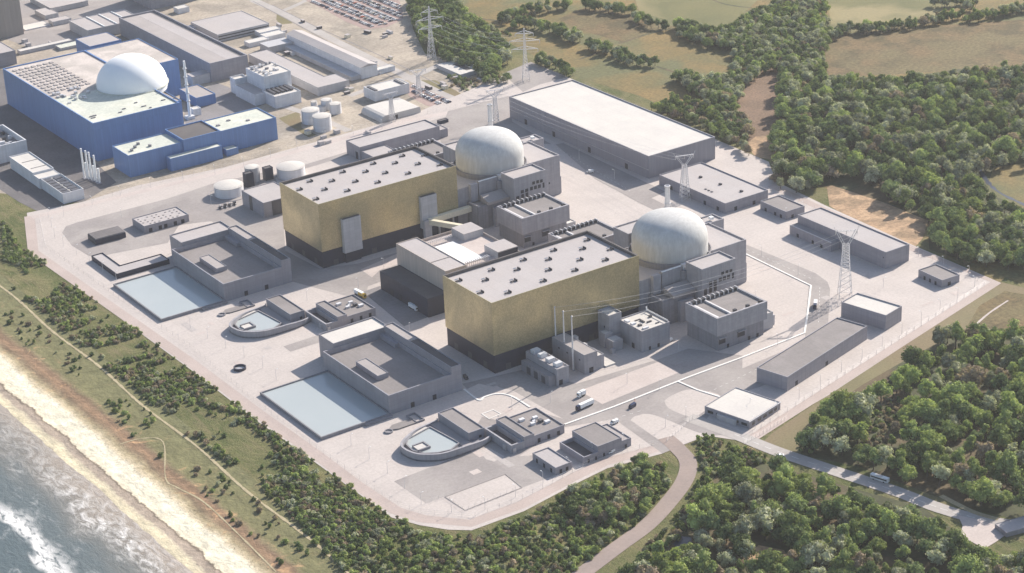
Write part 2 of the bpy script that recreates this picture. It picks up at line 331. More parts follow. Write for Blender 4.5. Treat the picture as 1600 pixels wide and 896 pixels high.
def strip(name,pts,w,z,mat,kind='structure',h=0.0,jit=0.0):
    """ribbon along a polyline; h>0 makes it a low solid kerb"""
    ZC[0]+=1; z+=ZC[0]*.0007
    L=[];Rr=[]
    for i,p in enumerate(pts):
        a=pts[max(i-1,0)];b=pts[min(i+1,len(pts)-1)]; dx,dy=b[0]-a[0],b[1]-a[1]; l=math.hypot(dx,dy) or 1
        ww=w/2+random.uniform(-jit,jit)
        L.append((p[0]-dy/l*ww,p[1]+dx/l*ww)); Rr.append((p[0]+dy/l*ww,p[1]-dx/l*ww))
    mb=MB()
    for i in range(len(pts)-1):
        mb.poly([(*L[i],z+h),(*Rr[i],z+h),(*Rr[i+1],z+h),(*L[i+1],z+h)])
        if h:
            mb.poly([(*Rr[i],z),(*Rr[i+1],z),(*Rr[i+1],z+h),(*Rr[i],z+h)]); mb.poly([(*L[i+1],z),(*L[i],z),(*L[i],z+h),(*L[i+1],z+h)])
    for f,poly in enumerate(mb.f): pass
    o=mb.build(name,mat)
    bm=bmesh.new(); bm.from_mesh(o.data); bmesh.ops.recalc_face_normals(bm,faces=bm.faces)
    if not h:
        for f in bm.faces:
            if f.normal.z<0: f.normal_flip()
    bm.to_mesh(o.data); bm.free()
    if kind: o['kind']=kind
    return o
def inset(pts,t):
    n=len(pts); out=[]
    if sum(pts[i][0]*pts[(i+1)%n][1]-pts[(i+1)%n][0]*pts[i][1] for i in range(n))<0: pts=pts[::-1]
    for i in range(n):
        a,b,c=pts[i-1],pts[i],pts[(i+1)%n]
        d1=Vector((b[0]-a[0],b[1]-a[1])).normalized(); d2=Vector((c[0]-b[0],c[1]-b[1])).normalized()
        n1=Vector((-d1.y,d1.x)); n2=Vector((-d2.y,d2.x)); bs=(n1+n2)
        k=t/max(.25,(1+n1.dot(n2))); out.append((b[0]+bs.x*k,b[1]+bs.y*k))
    return pts,out
def shell(mb,pts,z0,h,t,zr):
    """walls with a parapet: outer skin, rim, inner skin down to the roof"""
    o,i=inset(pts,t); n=len(o)
    for k in range(n):
        j=(k+1)%n
        mb.poly([(*o[k],z0),(*o[j],z0),(*o[j],h),(*o[k],h)])
        mb.poly([(*o[k],h),(*o[j],h),(*i[j],h),(*i[k],h)])
        mb.poly([(*i[j],zr-.3),(*i[k],zr-.3),(*i[k],h),(*i[j],h)])
    return i
def rect(x0,y0,x1,y1): return [(x0,y0),(x1,y0),(x1,y1),(x0,y1)]
def block(parent,pts,z0,h,wm,rm,par=1.0,t=.5,wname='wall',rname='roof'):
    """walls and roof as two parts of parent; pts in parent's local plan"""
    mb=MB(); zr=h-par; i=shell(mb,pts,z0,h,t,zr); w=mb.build(wname,wm,parent)
    r=MB().prism(i,zr-.25,zr).build(rname,rm,parent); return w,r
def bld(name,label,cat,x0,y0,x1,y1,h,wm='clad',rm='roof_light',par=1.0,rot=0,group=None,t=.5):
    root=empty(name,label,cat,(x0,y0,0),rot,group)
    block(root,rect(0,0,x1-x0,y1-y0),0,h,M[wm],M[rm],par,t); root['w']=x1-x0; root['d']=y1-y0; del root['w']; del root['d']
    return root
def panelX(root,name,x,y,z,w,h,mat,d=.25,extra=0):   # on a wall facing -X (local)
    return MB().box(x-d,y,z,x+extra,y+w,z+h).build(name,M[mat],root)
def panelY(root,name,x,y,z,w,h,mat,d=.25,extra=0):   # on a wall facing -Y (local)
    return MB().box(x,y-d,z,x+w,y+extra,z+h).build(name,M[mat],root)
def doors(root,faces,mat='dark'):
    for f in faces:
        ax,u,z,w,h=f[:5]
        (panelX(root,'door',0,u,z,w,h,mat,.12) if ax=='x' else panelY(root,'door',u,0,z,w,h,mat,.12))
# ------------------------------------------------------------------ ground and setting
sheet('ground',[(-215,-1300),(5200,-1300),(5200,6200),(-215,6200)],-.12,M['grass'])
sheet('beach',[(-315,-1300),(-208,-1300),(-208,6200),(-315,6200)],-.08,M['shore'])
edge=[]
y=-1300
while y<900:
    edge.append((-294.0-.02*y+3.2*noise.noise(Vector((y*.018,0,3)))+1.2*noise.noise(Vector((y*.09,5,3)))-.012*max(0,60-y)*0,y)); y+=4
sheet('sea',[(-3500,-1300)]+edge+[(-294,6200),(-3500,6200)],-.04,M['sea'])
A=lambda *q:[at(x,y) for x,y in q]
# farmland north-east
sheet('pasture',A((636,-60),(700,8),(745,30),(800,70),(830,85),(890,118),(1000,150),(1120,205),(1210,250),(1300,300),(1460,385),(1610,450),(1700,480),(1900,300),(1900,-60)),-.09,M['field_gold'])
sheet('heath_field',A((914,12),(965,18),(1052,42),(975,67),(903,46),(872,30)),-.06,M['field_brown'])
sheet('heath_field',A((1288,62),(1334,52),(1400,45),(1610,30),(1610,104),(1500,108),(1440,114),(1290,122)),-.06,M['field_brown'])
sheet('meadow',A((1290,-20),(1485,-20),(1470,24),(1340,44),(1300,50)),-.06,M['field_olive'])
sheet('meadow',A((985,-20),(1205,-20),(1165,18),(1135,44),(1060,36),(1000,20)),-.06,M['field_olive'])
sheet('meadow',A((1540,262),(1610,250),(1610,325),(1575,315),(1545,295)),-.05,M['field_gold'])
sheet('reed_bed',A((1125,185),(1150,140),(1200,105),(1222,115),(1228,200),(1215,245),(1190,240),(1160,215)),-.05,M['reeds'])
sheet('bare_ground',A((1165,226),(1180,214),(1216,210),(1222,240),(1205,250),(1180,245)),-.03,M['bare'])
sheet('bare_ground',A((1292,292),(1320,278),(1345,282),(1385,300),(1430,322),(1450,345),(1442,372),(1425,392),(1392,372),(1330,342),(1296,322)),-.05,M['bare'])
sheet('bare_ground',A((1500,425),(1530,410),(1580,420),(1565,440),(1535,442)),-.04,M['field_gold'])
# woodland floors
sheet('woodland_floor',A((1208,212),(1222,130),(1290,118),(1400,122),(1500,108),(1610,102),(1610,254),(1552,262),(1540,300),(1580,318),(1610,330),(1610,412),(1500,405),(1452,390),(1450,345),(1385,318),(1300,290),(1235,300),(1205,272)),-.045,M['wood_floor'])
sheet('grass_bank',A((1190,693),(1205,678),(1300,612),(1560,440),(1610,452),(1610,545),(1500,545),(1400,600),(1330,650),(1250,715)),-.05,M['grass_olive'])
sheet('heath_field',A((1510,512),(1530,478),(1570,455),(1610,462),(1610,525),(1560,522)),-.03,M['field_brown'])
sheet('woodland_floor',A((1250,712),(1275,650),(1350,600),(1420,560),(1500,518),(1610,525),(1610,815),(1530,800),(1440,768),(1340,728)),-.02,M['wood_floor'])
sheet('woodland_floor',A((1120,735),(1180,722),(1260,742),(1350,768),(1440,792),(1500,835),(1500,855),(1620,880),(1620,960),(940,960),(1040,850),(1100,800)),-.02,M['wood_floor'])
sheet('bare_ground',A((1165,872),(1185,852),(1225,860),(1235,880),(1210,890),(1180,890)),.01,M['bare'])
sheet('pond',A((1052,850),(1062,838),(1080,840),(1082,858),(1065,864)),.0,M['pond'])
strip('marsh_stream',smoothline(A((1520,232),(1522,250),(1530,262),(1540,280),(1560,300),(1600,320),(1640,340))),3.2,-.01,M['pond'],jit=.8)
# drainage ditches between fields
for q in (((905,93),(930,84),(965,74)),((968,68),(1010,54),(1052,44)),((1026,104),(1045,110),(1062,116)),((1205,0),(1180,-6)),((700,8),(745,28),(800,34)),((1095,-10),(1130,6),(1185,14))):
    strip('field_ditch',smoothline(A(*q)),3.2,-.03,M['wood_floor'],jit=.6)
# old station hardstanding
sheet('hardstanding',A((-60,334),(0,302),(132,317),(350,262),(640,182),(795,150),(790,128),(755,104),(700,92),(664,84),(645,45),(636,-60),(-60,-60)),-.06,M['sand_yard'])
sheet('yard_painted_shade',A((-60,100),(8,110),(150,255),(182,285),(130,316),(96,318),(-10,262),(-60,240)),-.03,M['asphalt_painted_shade'])  # asphalt yard, darkened in colour for the shade lying on it
sheet('yard_painted_shade',A((-10,255),(20,262),(60,285),(103,319),(66,334),(30,316),(-10,290)),-.03,M['asphalt_painted_shade'])  # dark sheet paints the shade on the ground left of the shore plant
sheet('yard_road',A((268,0),(0,0),(0,58),(60,80),(118,72)),-.03,M['asphalt'])
sheet('plant_yard',A((340,130),(420,160),(365,185),(290,195),(290,150)),-.03,M['asphalt_mid'])
sheet('grass_patch',GL(23,[(200,130),(330,200),(350,225),(230,235),(195,190)]),-.03,M['grass_olive'])
sheet('grass_patch',GL(24,[(510,560),(680,500),(700,640),(830,700),(760,720),(560,600)]),-.03,M['grass_olive'])
sheet('grass_patch',GL(25,[(500,350),(640,350),(800,430),(950,520),(860,540),(780,500),(560,400)]),-.03,M['grass_olive'])
for q,w in ((((395,0),(450,25),(520,62),(600,102),(680,142),(720,160)),11),(((440,18),(470,5),(500,-12)),7),(((545,150),(600,132),(650,118),(690,100)),9),(((440,165),(500,185),(545,205)),8),(((640,0),(650,40),(668,62)),6)):
    strip('service_road',smoothline(A(*q)),w,-.02,M['path'] if w==6 else M['road_pale'],jit=.3)
for q in (((425,8),(500,45),(600,90),(700,140)),((395,2),(470,42),(560,92),(640,135))):
    strip('service_lane',smoothline(A(*q)),1.2,.01,M['asphalt_mid'])
sheet('car_park',A((460,-30),(468,-4),(507,15),(540,34),(571,46),(604,43),(630,30),(628,12),(612,-30)),-.01,M['carpark'])
sheet('car_park',GL(25,[(400,400),(470,380),(820,540),(700,590),(560,560),(420,480)]),-.01,M['carpark'])
# site platform
plat=A((42,333),(128,316),(215,290),(350,262),(640,181),(787,118),(829,97),(887,121),(1118,218),(1201,253),(1213,284),(1287,320),(1421,381),(1563,442),(1294,618),(1170,691))+A((1104,681),(1035,709),(949,732),(900,756),(819,799),(737,829),(700,828),(656,821),(612,809),(494,724),(400,657),(298,578),(48,396))
sheet('site_platform',plat,0.0,M['paving'])
# perimeter track
per=A((46,338),(52,394),(300,568),(402,645),(496,712),(560,760),(618,798),(660,811),(735,818),(815,789),(896,746),(946,722),(1030,700))
strip('perimeter_track',per,9,.03,M['track'])
per2=A((1174,686),(1290,612),(1556,442),(1421,387),(1285,327),(1205,290))
strip('perimeter_track',per2,8,.03,M['track'])
strip('perimeter_track',A((50,340),(128,322),(350,268),(640,188),(790,160)),8,.03,M['paving_pink'])
sheet('gravel_yard',GL(3,[(255,345),(385,290),(560,360),(430,395),(350,430)]),.03,M['asphalt'])
# internal roads
sheet('road',A((97,364),(103,354),(120,348),(261,311),(330,288),(400,272),(425,268),(440,300),(446,392),(500,420),(560,412),(620,395),(640,402),(640,420),(596,440),(575,448),(570,470),(500,452),(455,440),(452,408),(330,346),(280,352),(262,380),(150,402),(138,400),(112,384)),.03,M['asphalt'])
sheet('loading_yard',GL(8,[(30,612),(150,570),(600,745),(320,852)]),.06,M['asphalt_mid'])
sheet('road',GL(18,[(690,360),(1100,200),(1240,240),(1450,225),(1560,285),(1470,340),(1330,392),(1240,325),(940,438),(850,470)]),.03,M['asphalt'])
sheet('road',A((722,600),(830,575),(900,600),(1028,562),(1075,545),(1160,556),(1160,576),(1262,533),(1294,504),(1300,560),(1185,606),(1130,622),(1100,660),(1150,680),(1104,681),(1035,709),(960,655),(880,668),(800,720),(730,690),(760,640)),.03,M['asphalt'])
sheet('paved_island',A((905,611),(1028,566),(1062,582),(941,632)),.06,M['paving_pink'])
def rect(x0,y0,x1,y1): return [(x0,y0),(x1,y0),(x1,y1),(x0,y1)]
def rounded(px):
    p=A(*px); p.append(p[0]); return smoothline(p,5)[:-1]
sheet('paved_island',rounded([(985,657),(995,650),(1022,649),(1084,674),(1103,681),(1049,700),(1037,693)]),.06,M['paving'])
sheet('paved_island',rounded([(1038,627),(1049,619),(1079,609),(1127,620),(1096,646),(1079,652),(1046,639)]),.06,M['paving'])
sheet('paved_yard',A((722,612),(748,600),(800,610),(880,655),(830,640),(790,660),(700,640)),.05,M['paving'])
sheet('road',A((930,268),(1000,301),(1160,380),(1274,427),(1293,441),(1297,452),(1294,504),(1258,530),(1259,500),(1264,446),(1160,396),(1000,318),(930,280)),.06,M['asphalt'])
sheet('road',A((868,226),(880,224),(1040,300),(1000,318),(930,280)),.09,M['asphalt'])
sheet('paved_pad',GL(9,[(440,400),(640,335),(650,375),(480,430)]),.05,M['asphalt'])
sheet('shale_pad',GL(8,[(15,455),(270,345),(285,415),(150,460),(95,510)]),.07,M['paving_pink'])
sheet('paved_pad',GL(18,[(1100,205),(1160,190),(1240,235),(1190,262),(1150,250),(1130,225)]),.07,M['paving'])
sheet('paved_pad',GL(2,[(1000,620),(1150,560),(1180,620),(1020,690)]),.03,M['asphalt'])
sheet('road',A((690,200),(700,174),(795,150),(800,190),(862,226),(835,224),(745,200)),.03,M['asphalt'])
strip('site_road',smoothline(A((355,300),(430,275),(560,235),(640,205),(700,185),(790,172))),9,.05,M['asphalt'])
# repair patches and drainage covers on the paving
random.seed(77)
for (x0,y0,x1,y1,n_) in ((-140,100,-100,225,7),(-60,-60,0,-10,5),(200,-60,330,40,9),(230,240,310,400,6),(-130,-130,-60,-95,3),(290,-120,370,-60,5),(60,220,130,235,3)):
    for k in range(n_):
        x=random.uniform(x0,x1);y=random.uniform(y0,y1);a_=random.uniform(3,12);b_=random.uniform(2,6)
        sheet('paving_patch',rect(x,y,x+a_,y+b_) if random.random()<.6 else rect(x,y,x+b_,y+a_*1.6),.055,M['paving_pink'] if k%3 else M['patch'])
# white kerbs
kerbs=[A((882,664),(960,636),(1076,590),(1160,559),(1257,521),(1262,490),(1267,447),(1160,395)),A((1060,597),(1090,610),(1125,621)),
 smoothline(A((725,609),(748,626),(757,621),(777,616),(800,620),(828,637)),5)]
for i,k in enumerate(kerbs): strip('kerb',k,1.5,.06,M['kerb'],h=.35)
strip('kerb',A((1018,452),(1076,468)),.8,.06,M['kerb'],h=.2)
strip('kerb',GL(11,[(595,185),(665,160),(710,185),(640,215),(595,185)]),.9,.08,M['kerb'],h=.15)
strip('kerb',GL(18,[(945,438),(1245,325),(1330,392),(1045,505),(945,438)]),.8,.06,M['asphalt'],h=.12)
for a,b in ((790,600),(760,592)): pass
for q in ([(1380,745),(1400,740)],):
    pass
# roads outside
strip('access_road',smoothline(A((1075,652),(1150,680),(1215,706),(1310,738),(1400,768),(1470,795),(1545,815),(1640,826))),11.5,.05,M['road_pale'],jit=.12)
strip('lay_by',smoothline(A((1470,775),(1520,800),(1560,812))),4,.055,M['path'])
sheet('forecourt',A((1497,806),(1530,812),(1575,828),(1572,836),(1555,848),(1538,858),(1520,848),(1500,838),(1504,822)),.06,M['paving_pink'])
cr=smoothline(A((1040,684),(1058,700),(1075,722),(1070,750),(1045,785),(1010,822),(965,855),(905,900),(850,940)))
strip('curved_road',cr,11.5,.055,M['road_mauve'])
strip('coastal_path',smoothline([(-218+1.2*math.sin(y*.04),y) for y in range(-260,420,20)]),1.9,.0,M['path'],jit=.3)
strip('footpath',smoothline(GL(17,[(480,365),(590,335),(680,350),(690,500),(740,540),(850,600),(1000,740),(1150,890)])),1.0,.0,M['path'],jit=.3)
strip('footpath',smoothline(A((1520,512),(1545,490),(1575,470))),1.5,.0,M['paving_pink'],jit=.2)
# lane markings on the access road
mb=MB()
cl=smoothline(A((1150,680),(1215,706),(1310,738),(1400,768),(1470,795),(1545,815)),8)
for i in range(0,len(cl)-1,2):
    a=Vector(cl[i]);b=Vector(cl[i+1]); d=(b-a).normalized()*2.6; nn=Vector((-d.y,d.x)).normalized()*.15; c=(a+b)/2
    mb.poly([(*(c-d-nn),.17),(*(c+d-nn),.17),(*(c+d+nn),.17),(*(c-d+nn),.17)])
mb.build('lane_marking',M['markings'])['kind']='structure'
mb=MB()
for q0,q1 in (((1160,387),(1270,437)),((1281,450),(1279,505)),((1270,535),(1090,622)),((900,672),(1010,640)),((870,232),(990,302))):
    a=Vector(at(*q0));b=Vector(at(*q1)); L=(b-a).length; d=(b-a)/L; nn=Vector((-d.y,d.x))*.13; s=0
    while s<L-3:
        c=a+d*s; e=c+d*2.5; mb.poly([(*(c-nn),.2),(*(e-nn),.2),(*(e+nn),.2),(*(c+nn),.2)]); s+=6
mb.build('lane_marking',M['markings'])['kind']='structure'

# ------------------------------------------------------------------ turbine halls
def onY(k,q,y):
    d=ray(*P(k,q)); t=(y-C0[1])/d[1]; return (C0[0]+d[0]*t, H+d[2]*t)
def turbine_hall(dy,label,vents,panels):
    r=empty('turbine_hall',label,'turbine hall',(0,dy,0),0,'gold turbine halls')
    W,D,h=130.5,63,55.8
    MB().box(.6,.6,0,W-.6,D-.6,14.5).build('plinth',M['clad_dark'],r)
    mb=MB(); shell(mb,rect(0,0,W,D),14.5,h-.15,.5,h-2.6); mb.poly([(0,0,14.5),(0,D,14.5),(W,D,14.5),(W,0,14.5)]); mb.build('gold_wall',M['gold'],r)
    MB().box(.5,.5,h-2.9,W-.5,D-.5,h-2.4).build('roof',M['roof_light'],r)
    MB().box(.51,D-1.5,h-2.39,W-.51,D-.06,h).build('parapet_shade_lining',M['roof_dark'],r)  # dark colour paints the shade on the inner faces of the back parapets
    MB().box(W-1.5,.51,h-2.39,W-.06,D-1.51,h).build('parapet_shade_lining',M['roof_dark'],r)
    for k,q in vents:
        x,y=G(k,q,h-2); y-=dy
        mb=MB(); z=h-2.4
        mb.box(x-2.2,y-.8,z,x+1.0,y+.8,z+.7)
        mb.m=1; mb.poly([(x-2.6,y-1.3,z+.9),(x+1.2,y-1.3,z+.9),(x+.6,y-1.7,z+1.5),(x-2.2,y-1.7,z+1.5)]); mb.poly([(x-2.6,y+1.3,z+.9),(x-2.2,y+1.6,z+1.5),(x+.6,y+1.6,z+1.5),(x+1.2,y+1.3,z+.9)])
        mb.m=0; mb.box(x+1.8,y-1.9,z,x+2.4,y+1.9,z+1.6)
        v=mb.build('roof_vent',[M['dark'],M['steel']],r)
    for (x0,x1,z0,z1) in panels:
        s=MB().box(x0,-3.2,z0,x1,.55 if z0<14 else 0,z1).build('louvre_tower',M['clad_pale'],r)
        MB().box(x0+.5,-2.8,z1+.02,x1-.5,-.4,z1+.3).build('cap',M['roof_dark'],s)
        MB().box(x0+1.5,-1.6,0,x1-1.0,.55,z0-.01).build('plinth_box',M['clad_dark'],s)
    for u in (10,46,72,84,112): panelY(r,'door',u,.6,0,4.5,5.0,'louvre',.12)
    for u in (10,30,48): panelX(r,'door',.6,u,0,5,5.5,'louvre',.12)
    return r
v1=[(6,q) for q in ((262,472),(438,425),(608,378),(778,328),(955,280),(310,418),(483,373),(650,325),(833,275),(170,418),(352,370),(540,318),(705,270),(868,226),(228,372),(412,320),(583,273),(745,230))]
v2=[(12,q) for q in ((375,357),(232,357),(558,297),(722,242),(880,188),(405,297),(585,240),(748,187),(905,133),(258,292),(422,238),(585,185),(762,130),(785,85),(120,295),(290,240),(455,188),(612,138))]
turbine_hall(244,'gold clad turbine hall with two grey louvre towers on its long side',v1,[(18.9,35.5,9,38),(92.8,108.0,10.5,38)])
turbine_hall(0,'gold clad turbine hall with plain long side, nearest the access gate and three tall poles',v2,[])

# ------------------------------------------------------------------ reactors
def reactor(dy,which):
    r=empty('reactor_building','pale domed reactor building behind the '+which,'reactor building',(184,31+dy,0),0,'domed reactors of the new station')
    ox,oy=184,31
    prof=[(29,0),(29,45)]+[(29*math.cos(t)**.82 if t<1.56 else .2,45.5+20.4*math.sin(t)**.93) for t in [i*1.56/20 for i in range(21)]]
    d=MB().lathe(prof,n=96).build('containment_dome',M['dome'],r,smooth=True)
    mb=MB(); mb.lathe([(31.5,30),(31.5,36.6),(30.9,36.6),(30.9,34)],n=64); mb.build('ring_gallery',M['concrete_dk'],r)
    def b(x0,y0,x1,y1,h,z0=0,wm='concrete',rm='roof_light',par=1.1,n='wall',t=.8):
        mb=MB(); rec=rect(x0-ox,y0-oy,x1-ox,y1-oy); i=shell(mb,rec,z0,h,t,h-par)
        if z0: mb.poly([(*p,z0) for p in rec[::-1]])
        w=mb.build(n,M[wm],r)
        MB().prism(i,h-par-.25,h-par).build('roof',M[rm],w); return w
    b(131.5,3,205,60,33.0,par=.9)                                   # fuel and nuclear auxiliary level round the dome
    rb=b(200,8,240.3,53,35.8,n='safeguard_block'); b(203,53.1,236,88,35.8,n='safeguard_block'); b(236.5,53.2,256,67,34.8,n='annex_block')
    b(172,-22,204.5,-3,40.0,n='safeguard_tower'); b(172,-2.9,199.8,2.9,34.5,n='link_block')
    b(172,67,204,86,40.0,n='safeguard_tower'); b(141,-14,171.8,2.8,20,wm='concrete_dk',rm='roof_mid',n='link_block')
    MB().box(143-ox,-1-oy,20,150-ox,2.6-oy,35.5).build('duct_slab',M['concrete'],r)
    MB().box(151.2-ox,-1-oy,20,170-ox,2.4-oy,36.2).build('duct_slab',M['concrete'],r)
    MB().box(151.4-ox,-.8-oy,36.22,169.6-ox,.6-oy,36.6).build('coping',M['white'],r)
    MB().box(141.2-ox,-13.8-oy,20.02,142.4-ox,.5-oy,20.8).build('coping',M['roof_light'],r)
    mb=MB(); mb.poly([(150-ox,-15.5-oy,22.5),(171.5-ox,-15.5-oy,22.5),(171.5-ox,-4-oy,26),(150-ox,-4-oy,26)]); 
    mb.poly([(150-ox,-15.5-oy,20),(171.5-ox,-15.5-oy,20),(171.5-ox,-15.5-oy,22.5),(150-ox,-15.5-oy,22.5)]); mb.poly([(150-ox,-4-oy,20.1),(150-ox,-15.5-oy,20.1),(150-ox,-15.5-oy,22.5),(150-ox,-4-oy,26)])
    mb.build('sloping_roof',M['roof_mid'],r)
    MB().box(155-ox,-17.5-oy,0,168-ox,-14.1-oy,17).build('lift_shaft',M['concrete'],r)
    MB().box(160-ox,-17.9-oy,0,163.5-ox,-17.51-oy,5).build('door',M['dark'],r)
    mb=MB(); mb.tube((171-ox,-1.5-oy,20),(171-ox,-1.5-oy,33),2.6,n=14); mb.build('duct_riser',M['concrete_dk'],r,smooth=True)
    MB().box(171-ox,-1.4-oy,33,176-ox,2-oy,36.9).build('plant_housing',M['clad_white'],r)
    # dark window openings on the safeguard tower
    for (x,z,w,h) in [(190.5,30,2.6,2.6),(194.6,30,2.6,2.6),(198.4,29.8,2.6,2.6),(178.5,25.2,3,2.8),(183,25.2,3,2.8),(188,25.4,2.8,3),(192,25.4,2.8,3),(196,25.4,2.8,3),(200.8,24.6,1.8,4.4),(174,18.6,2.6,5),(178.8,19.0,2.6,5.2),(183.3,19.3,2.6,5.2)]:
        mb=MB().box(x-ox,-22.2-oy,z,x+w-ox,-21.9-oy,z+h); mb.build('window',M['dark'],r)
    for (x,z) in ((208,30.0),(212,21),(228,12)):
        MB().box(x-ox,7.85-oy,z,x+1.2-ox,8.1-oy,z+1.6).build('window',M['dark'],r)
    MB().box(240.3-ox,10-oy,0,242.6-ox,50-oy,15).build('stair_casing',M['concrete'],r)
    MB().box(246-ox,57-oy,34.8,249-ox,60-oy,37).build('roof_unit',M['white'],r)
    return r
reactor(244,'farther gold turbine hall'); reactor(0,'nearer gold turbine hall')
# ventilation stacks beside the domes
def stack(x,y,h,rad,label):
    o=empty('ventilation_stack',label,'chimney',(x,y,0),0,'ventilation stacks by the domes')
    mb=MB(); mb.lathe([(rad*1.05,0),(rad,h*.4),(rad*.95,h-1.5)],n=24); mb.build('shaft',M['steel_pale'],o,smooth=True)
    MB().lathe([(rad*1.12,h-1.6),(rad*1.12,h-.2),(rad*.7,h-.15),(rad*.7,h-.6)],n=24).build('collar',M['steel'],o,smooth=True)
    for k in range(3):
        z=h*(.35+.22*k); MB().lathe([(rad*1.2,z),(rad*1.2,z+.35),(rad*.9,z+.36)],n=24).build('band',M['steel'],o)
    return o
# base behind the dome; height solved so the top meets the photographed height
def topz(x,y,py):
    lo,hi=0,160
    for _ in range(40):
        m_=(lo+hi)/2
        if proj(x,y,m_)[1]>py: lo=m_
        else: hi=m_
    return lo
sx_,sy_=205,64
for dyy,pxx,pyy,lab in ((0,1043,290,'slim grey ventilation stack rising behind the nearer dome'),(244,766,163,'slim grey ventilation stack rising behind the farther dome')):
    # slide along the ray column so the stack stands just behind the dome
    best=min(((abs(proj(x,66+dyy,60)[0]-pxx),x) for x in [180+i*.5 for i in range(90)]))
    stack(best[1],66+dyy,topz(best[1],66+dyy,pyy),2.1,lab)

# ------------------------------------------------------------------ diesel buildings
def diesel(x0,y0,label):
    r=empty('diesel_generator_building',label,'generator building',(x0,y0,0),0,'diesel generator buildings with rows of roof inlets')
    W,D,h=47.2,36,26.5
    MB().box(1.6,1.2,0,W-2.5,D,12.5).build('lower_wall',M['concrete_dk'],r)
    mb=MB(); shell(mb,rect(0,0,W,D),12.4,h,1.6,h-1.4); mb.poly([(0,0,12.4),(0,D,12.4),(W,D,12.4),(W,0,12.4)]); mb.build('upper_wall',M['concrete'],r)
    MB().box(1.6,1.6,h-1.7,W-1.6,D-1.6,h-1.4).build('roof',M['roof_grey'],r)
    MB().box(13.6,1.6,h-1.4,15.0,D-5,h-.1).build('roof_kerb',M['steel_pale'],r)
    MB().box(1.6,1.6,h-1.4,4.4,D-5,h-.9).build('roof_walkway',M['steel_pale'],r)
    MB().box(1.6,D-4.6,h-1.4,W-1.6,D-1.6,h+.6).build('inlet_bank',M['concrete'],r)
    for k in range(10):
        x=3.1+k*4.3
        i=MB().box(x,D-5.0,h-.9,x+2.7,D-2.1,h+1.0).build('air_inlet',M['dark'],r)
        MB().box(x+2.9,D-5.3,h-1.3,x+3.5,D-1.7,h+1.6).build('fin',M['steel_pale'],i)
    for x in (18,30,42):
        MB().box(x,2.2,h-1.4,x+2.4,4.4,h+.9).build('exhaust_box',M['dark'],r)
        MB().box(x-3.5,1.7,h-1.4,x-.8,2.8,h-.4).build('roof_unit',M['clad_white'],r)
    for x,w,z in ((2.5,6,4.8),(20.0,6.8,5.2)):
        dd=MB().box(x,1.05,z,x+w,1.4,z+4.6).build('louvre',M['dark'],r)
        MB().box(x-.3,-.6,z+4.62,x+w+.3,1.2,z+5.0).build('canopy',M['concrete'],dd)
    for x in (10,30,38): MB().box(x,1.05,0,x+2,1.35,3).build('door',M['dark'],r)
    return r
diesel(144,-73,'grey generator building with ten roof inlets, south of the nearer dome')
diesel(144,99,'grey generator building with ten roof inlets, half hidden behind the nearer gold hall')
diesel(145.5,173,'grey generator building with ten roof inlets, between the farther dome and the nearer hall')
diesel(146,344,'grey generator building with ten roof inlets, behind the farther gold hall')
r=bld('diesel_annex','small pale annex attached to the east end of the southern generator building','annex',191.4,-67,202,-48,13,'clad_pale','roof_white',.8)
MB().box(10.6,3,0,15,12,8).build('side_block',M['clad_pale'],r)
r=bld('diesel_annex','small white roofed block beside the middle generator building','annex',193,178,202,196,8,'clad_pale','roof_white',.6)

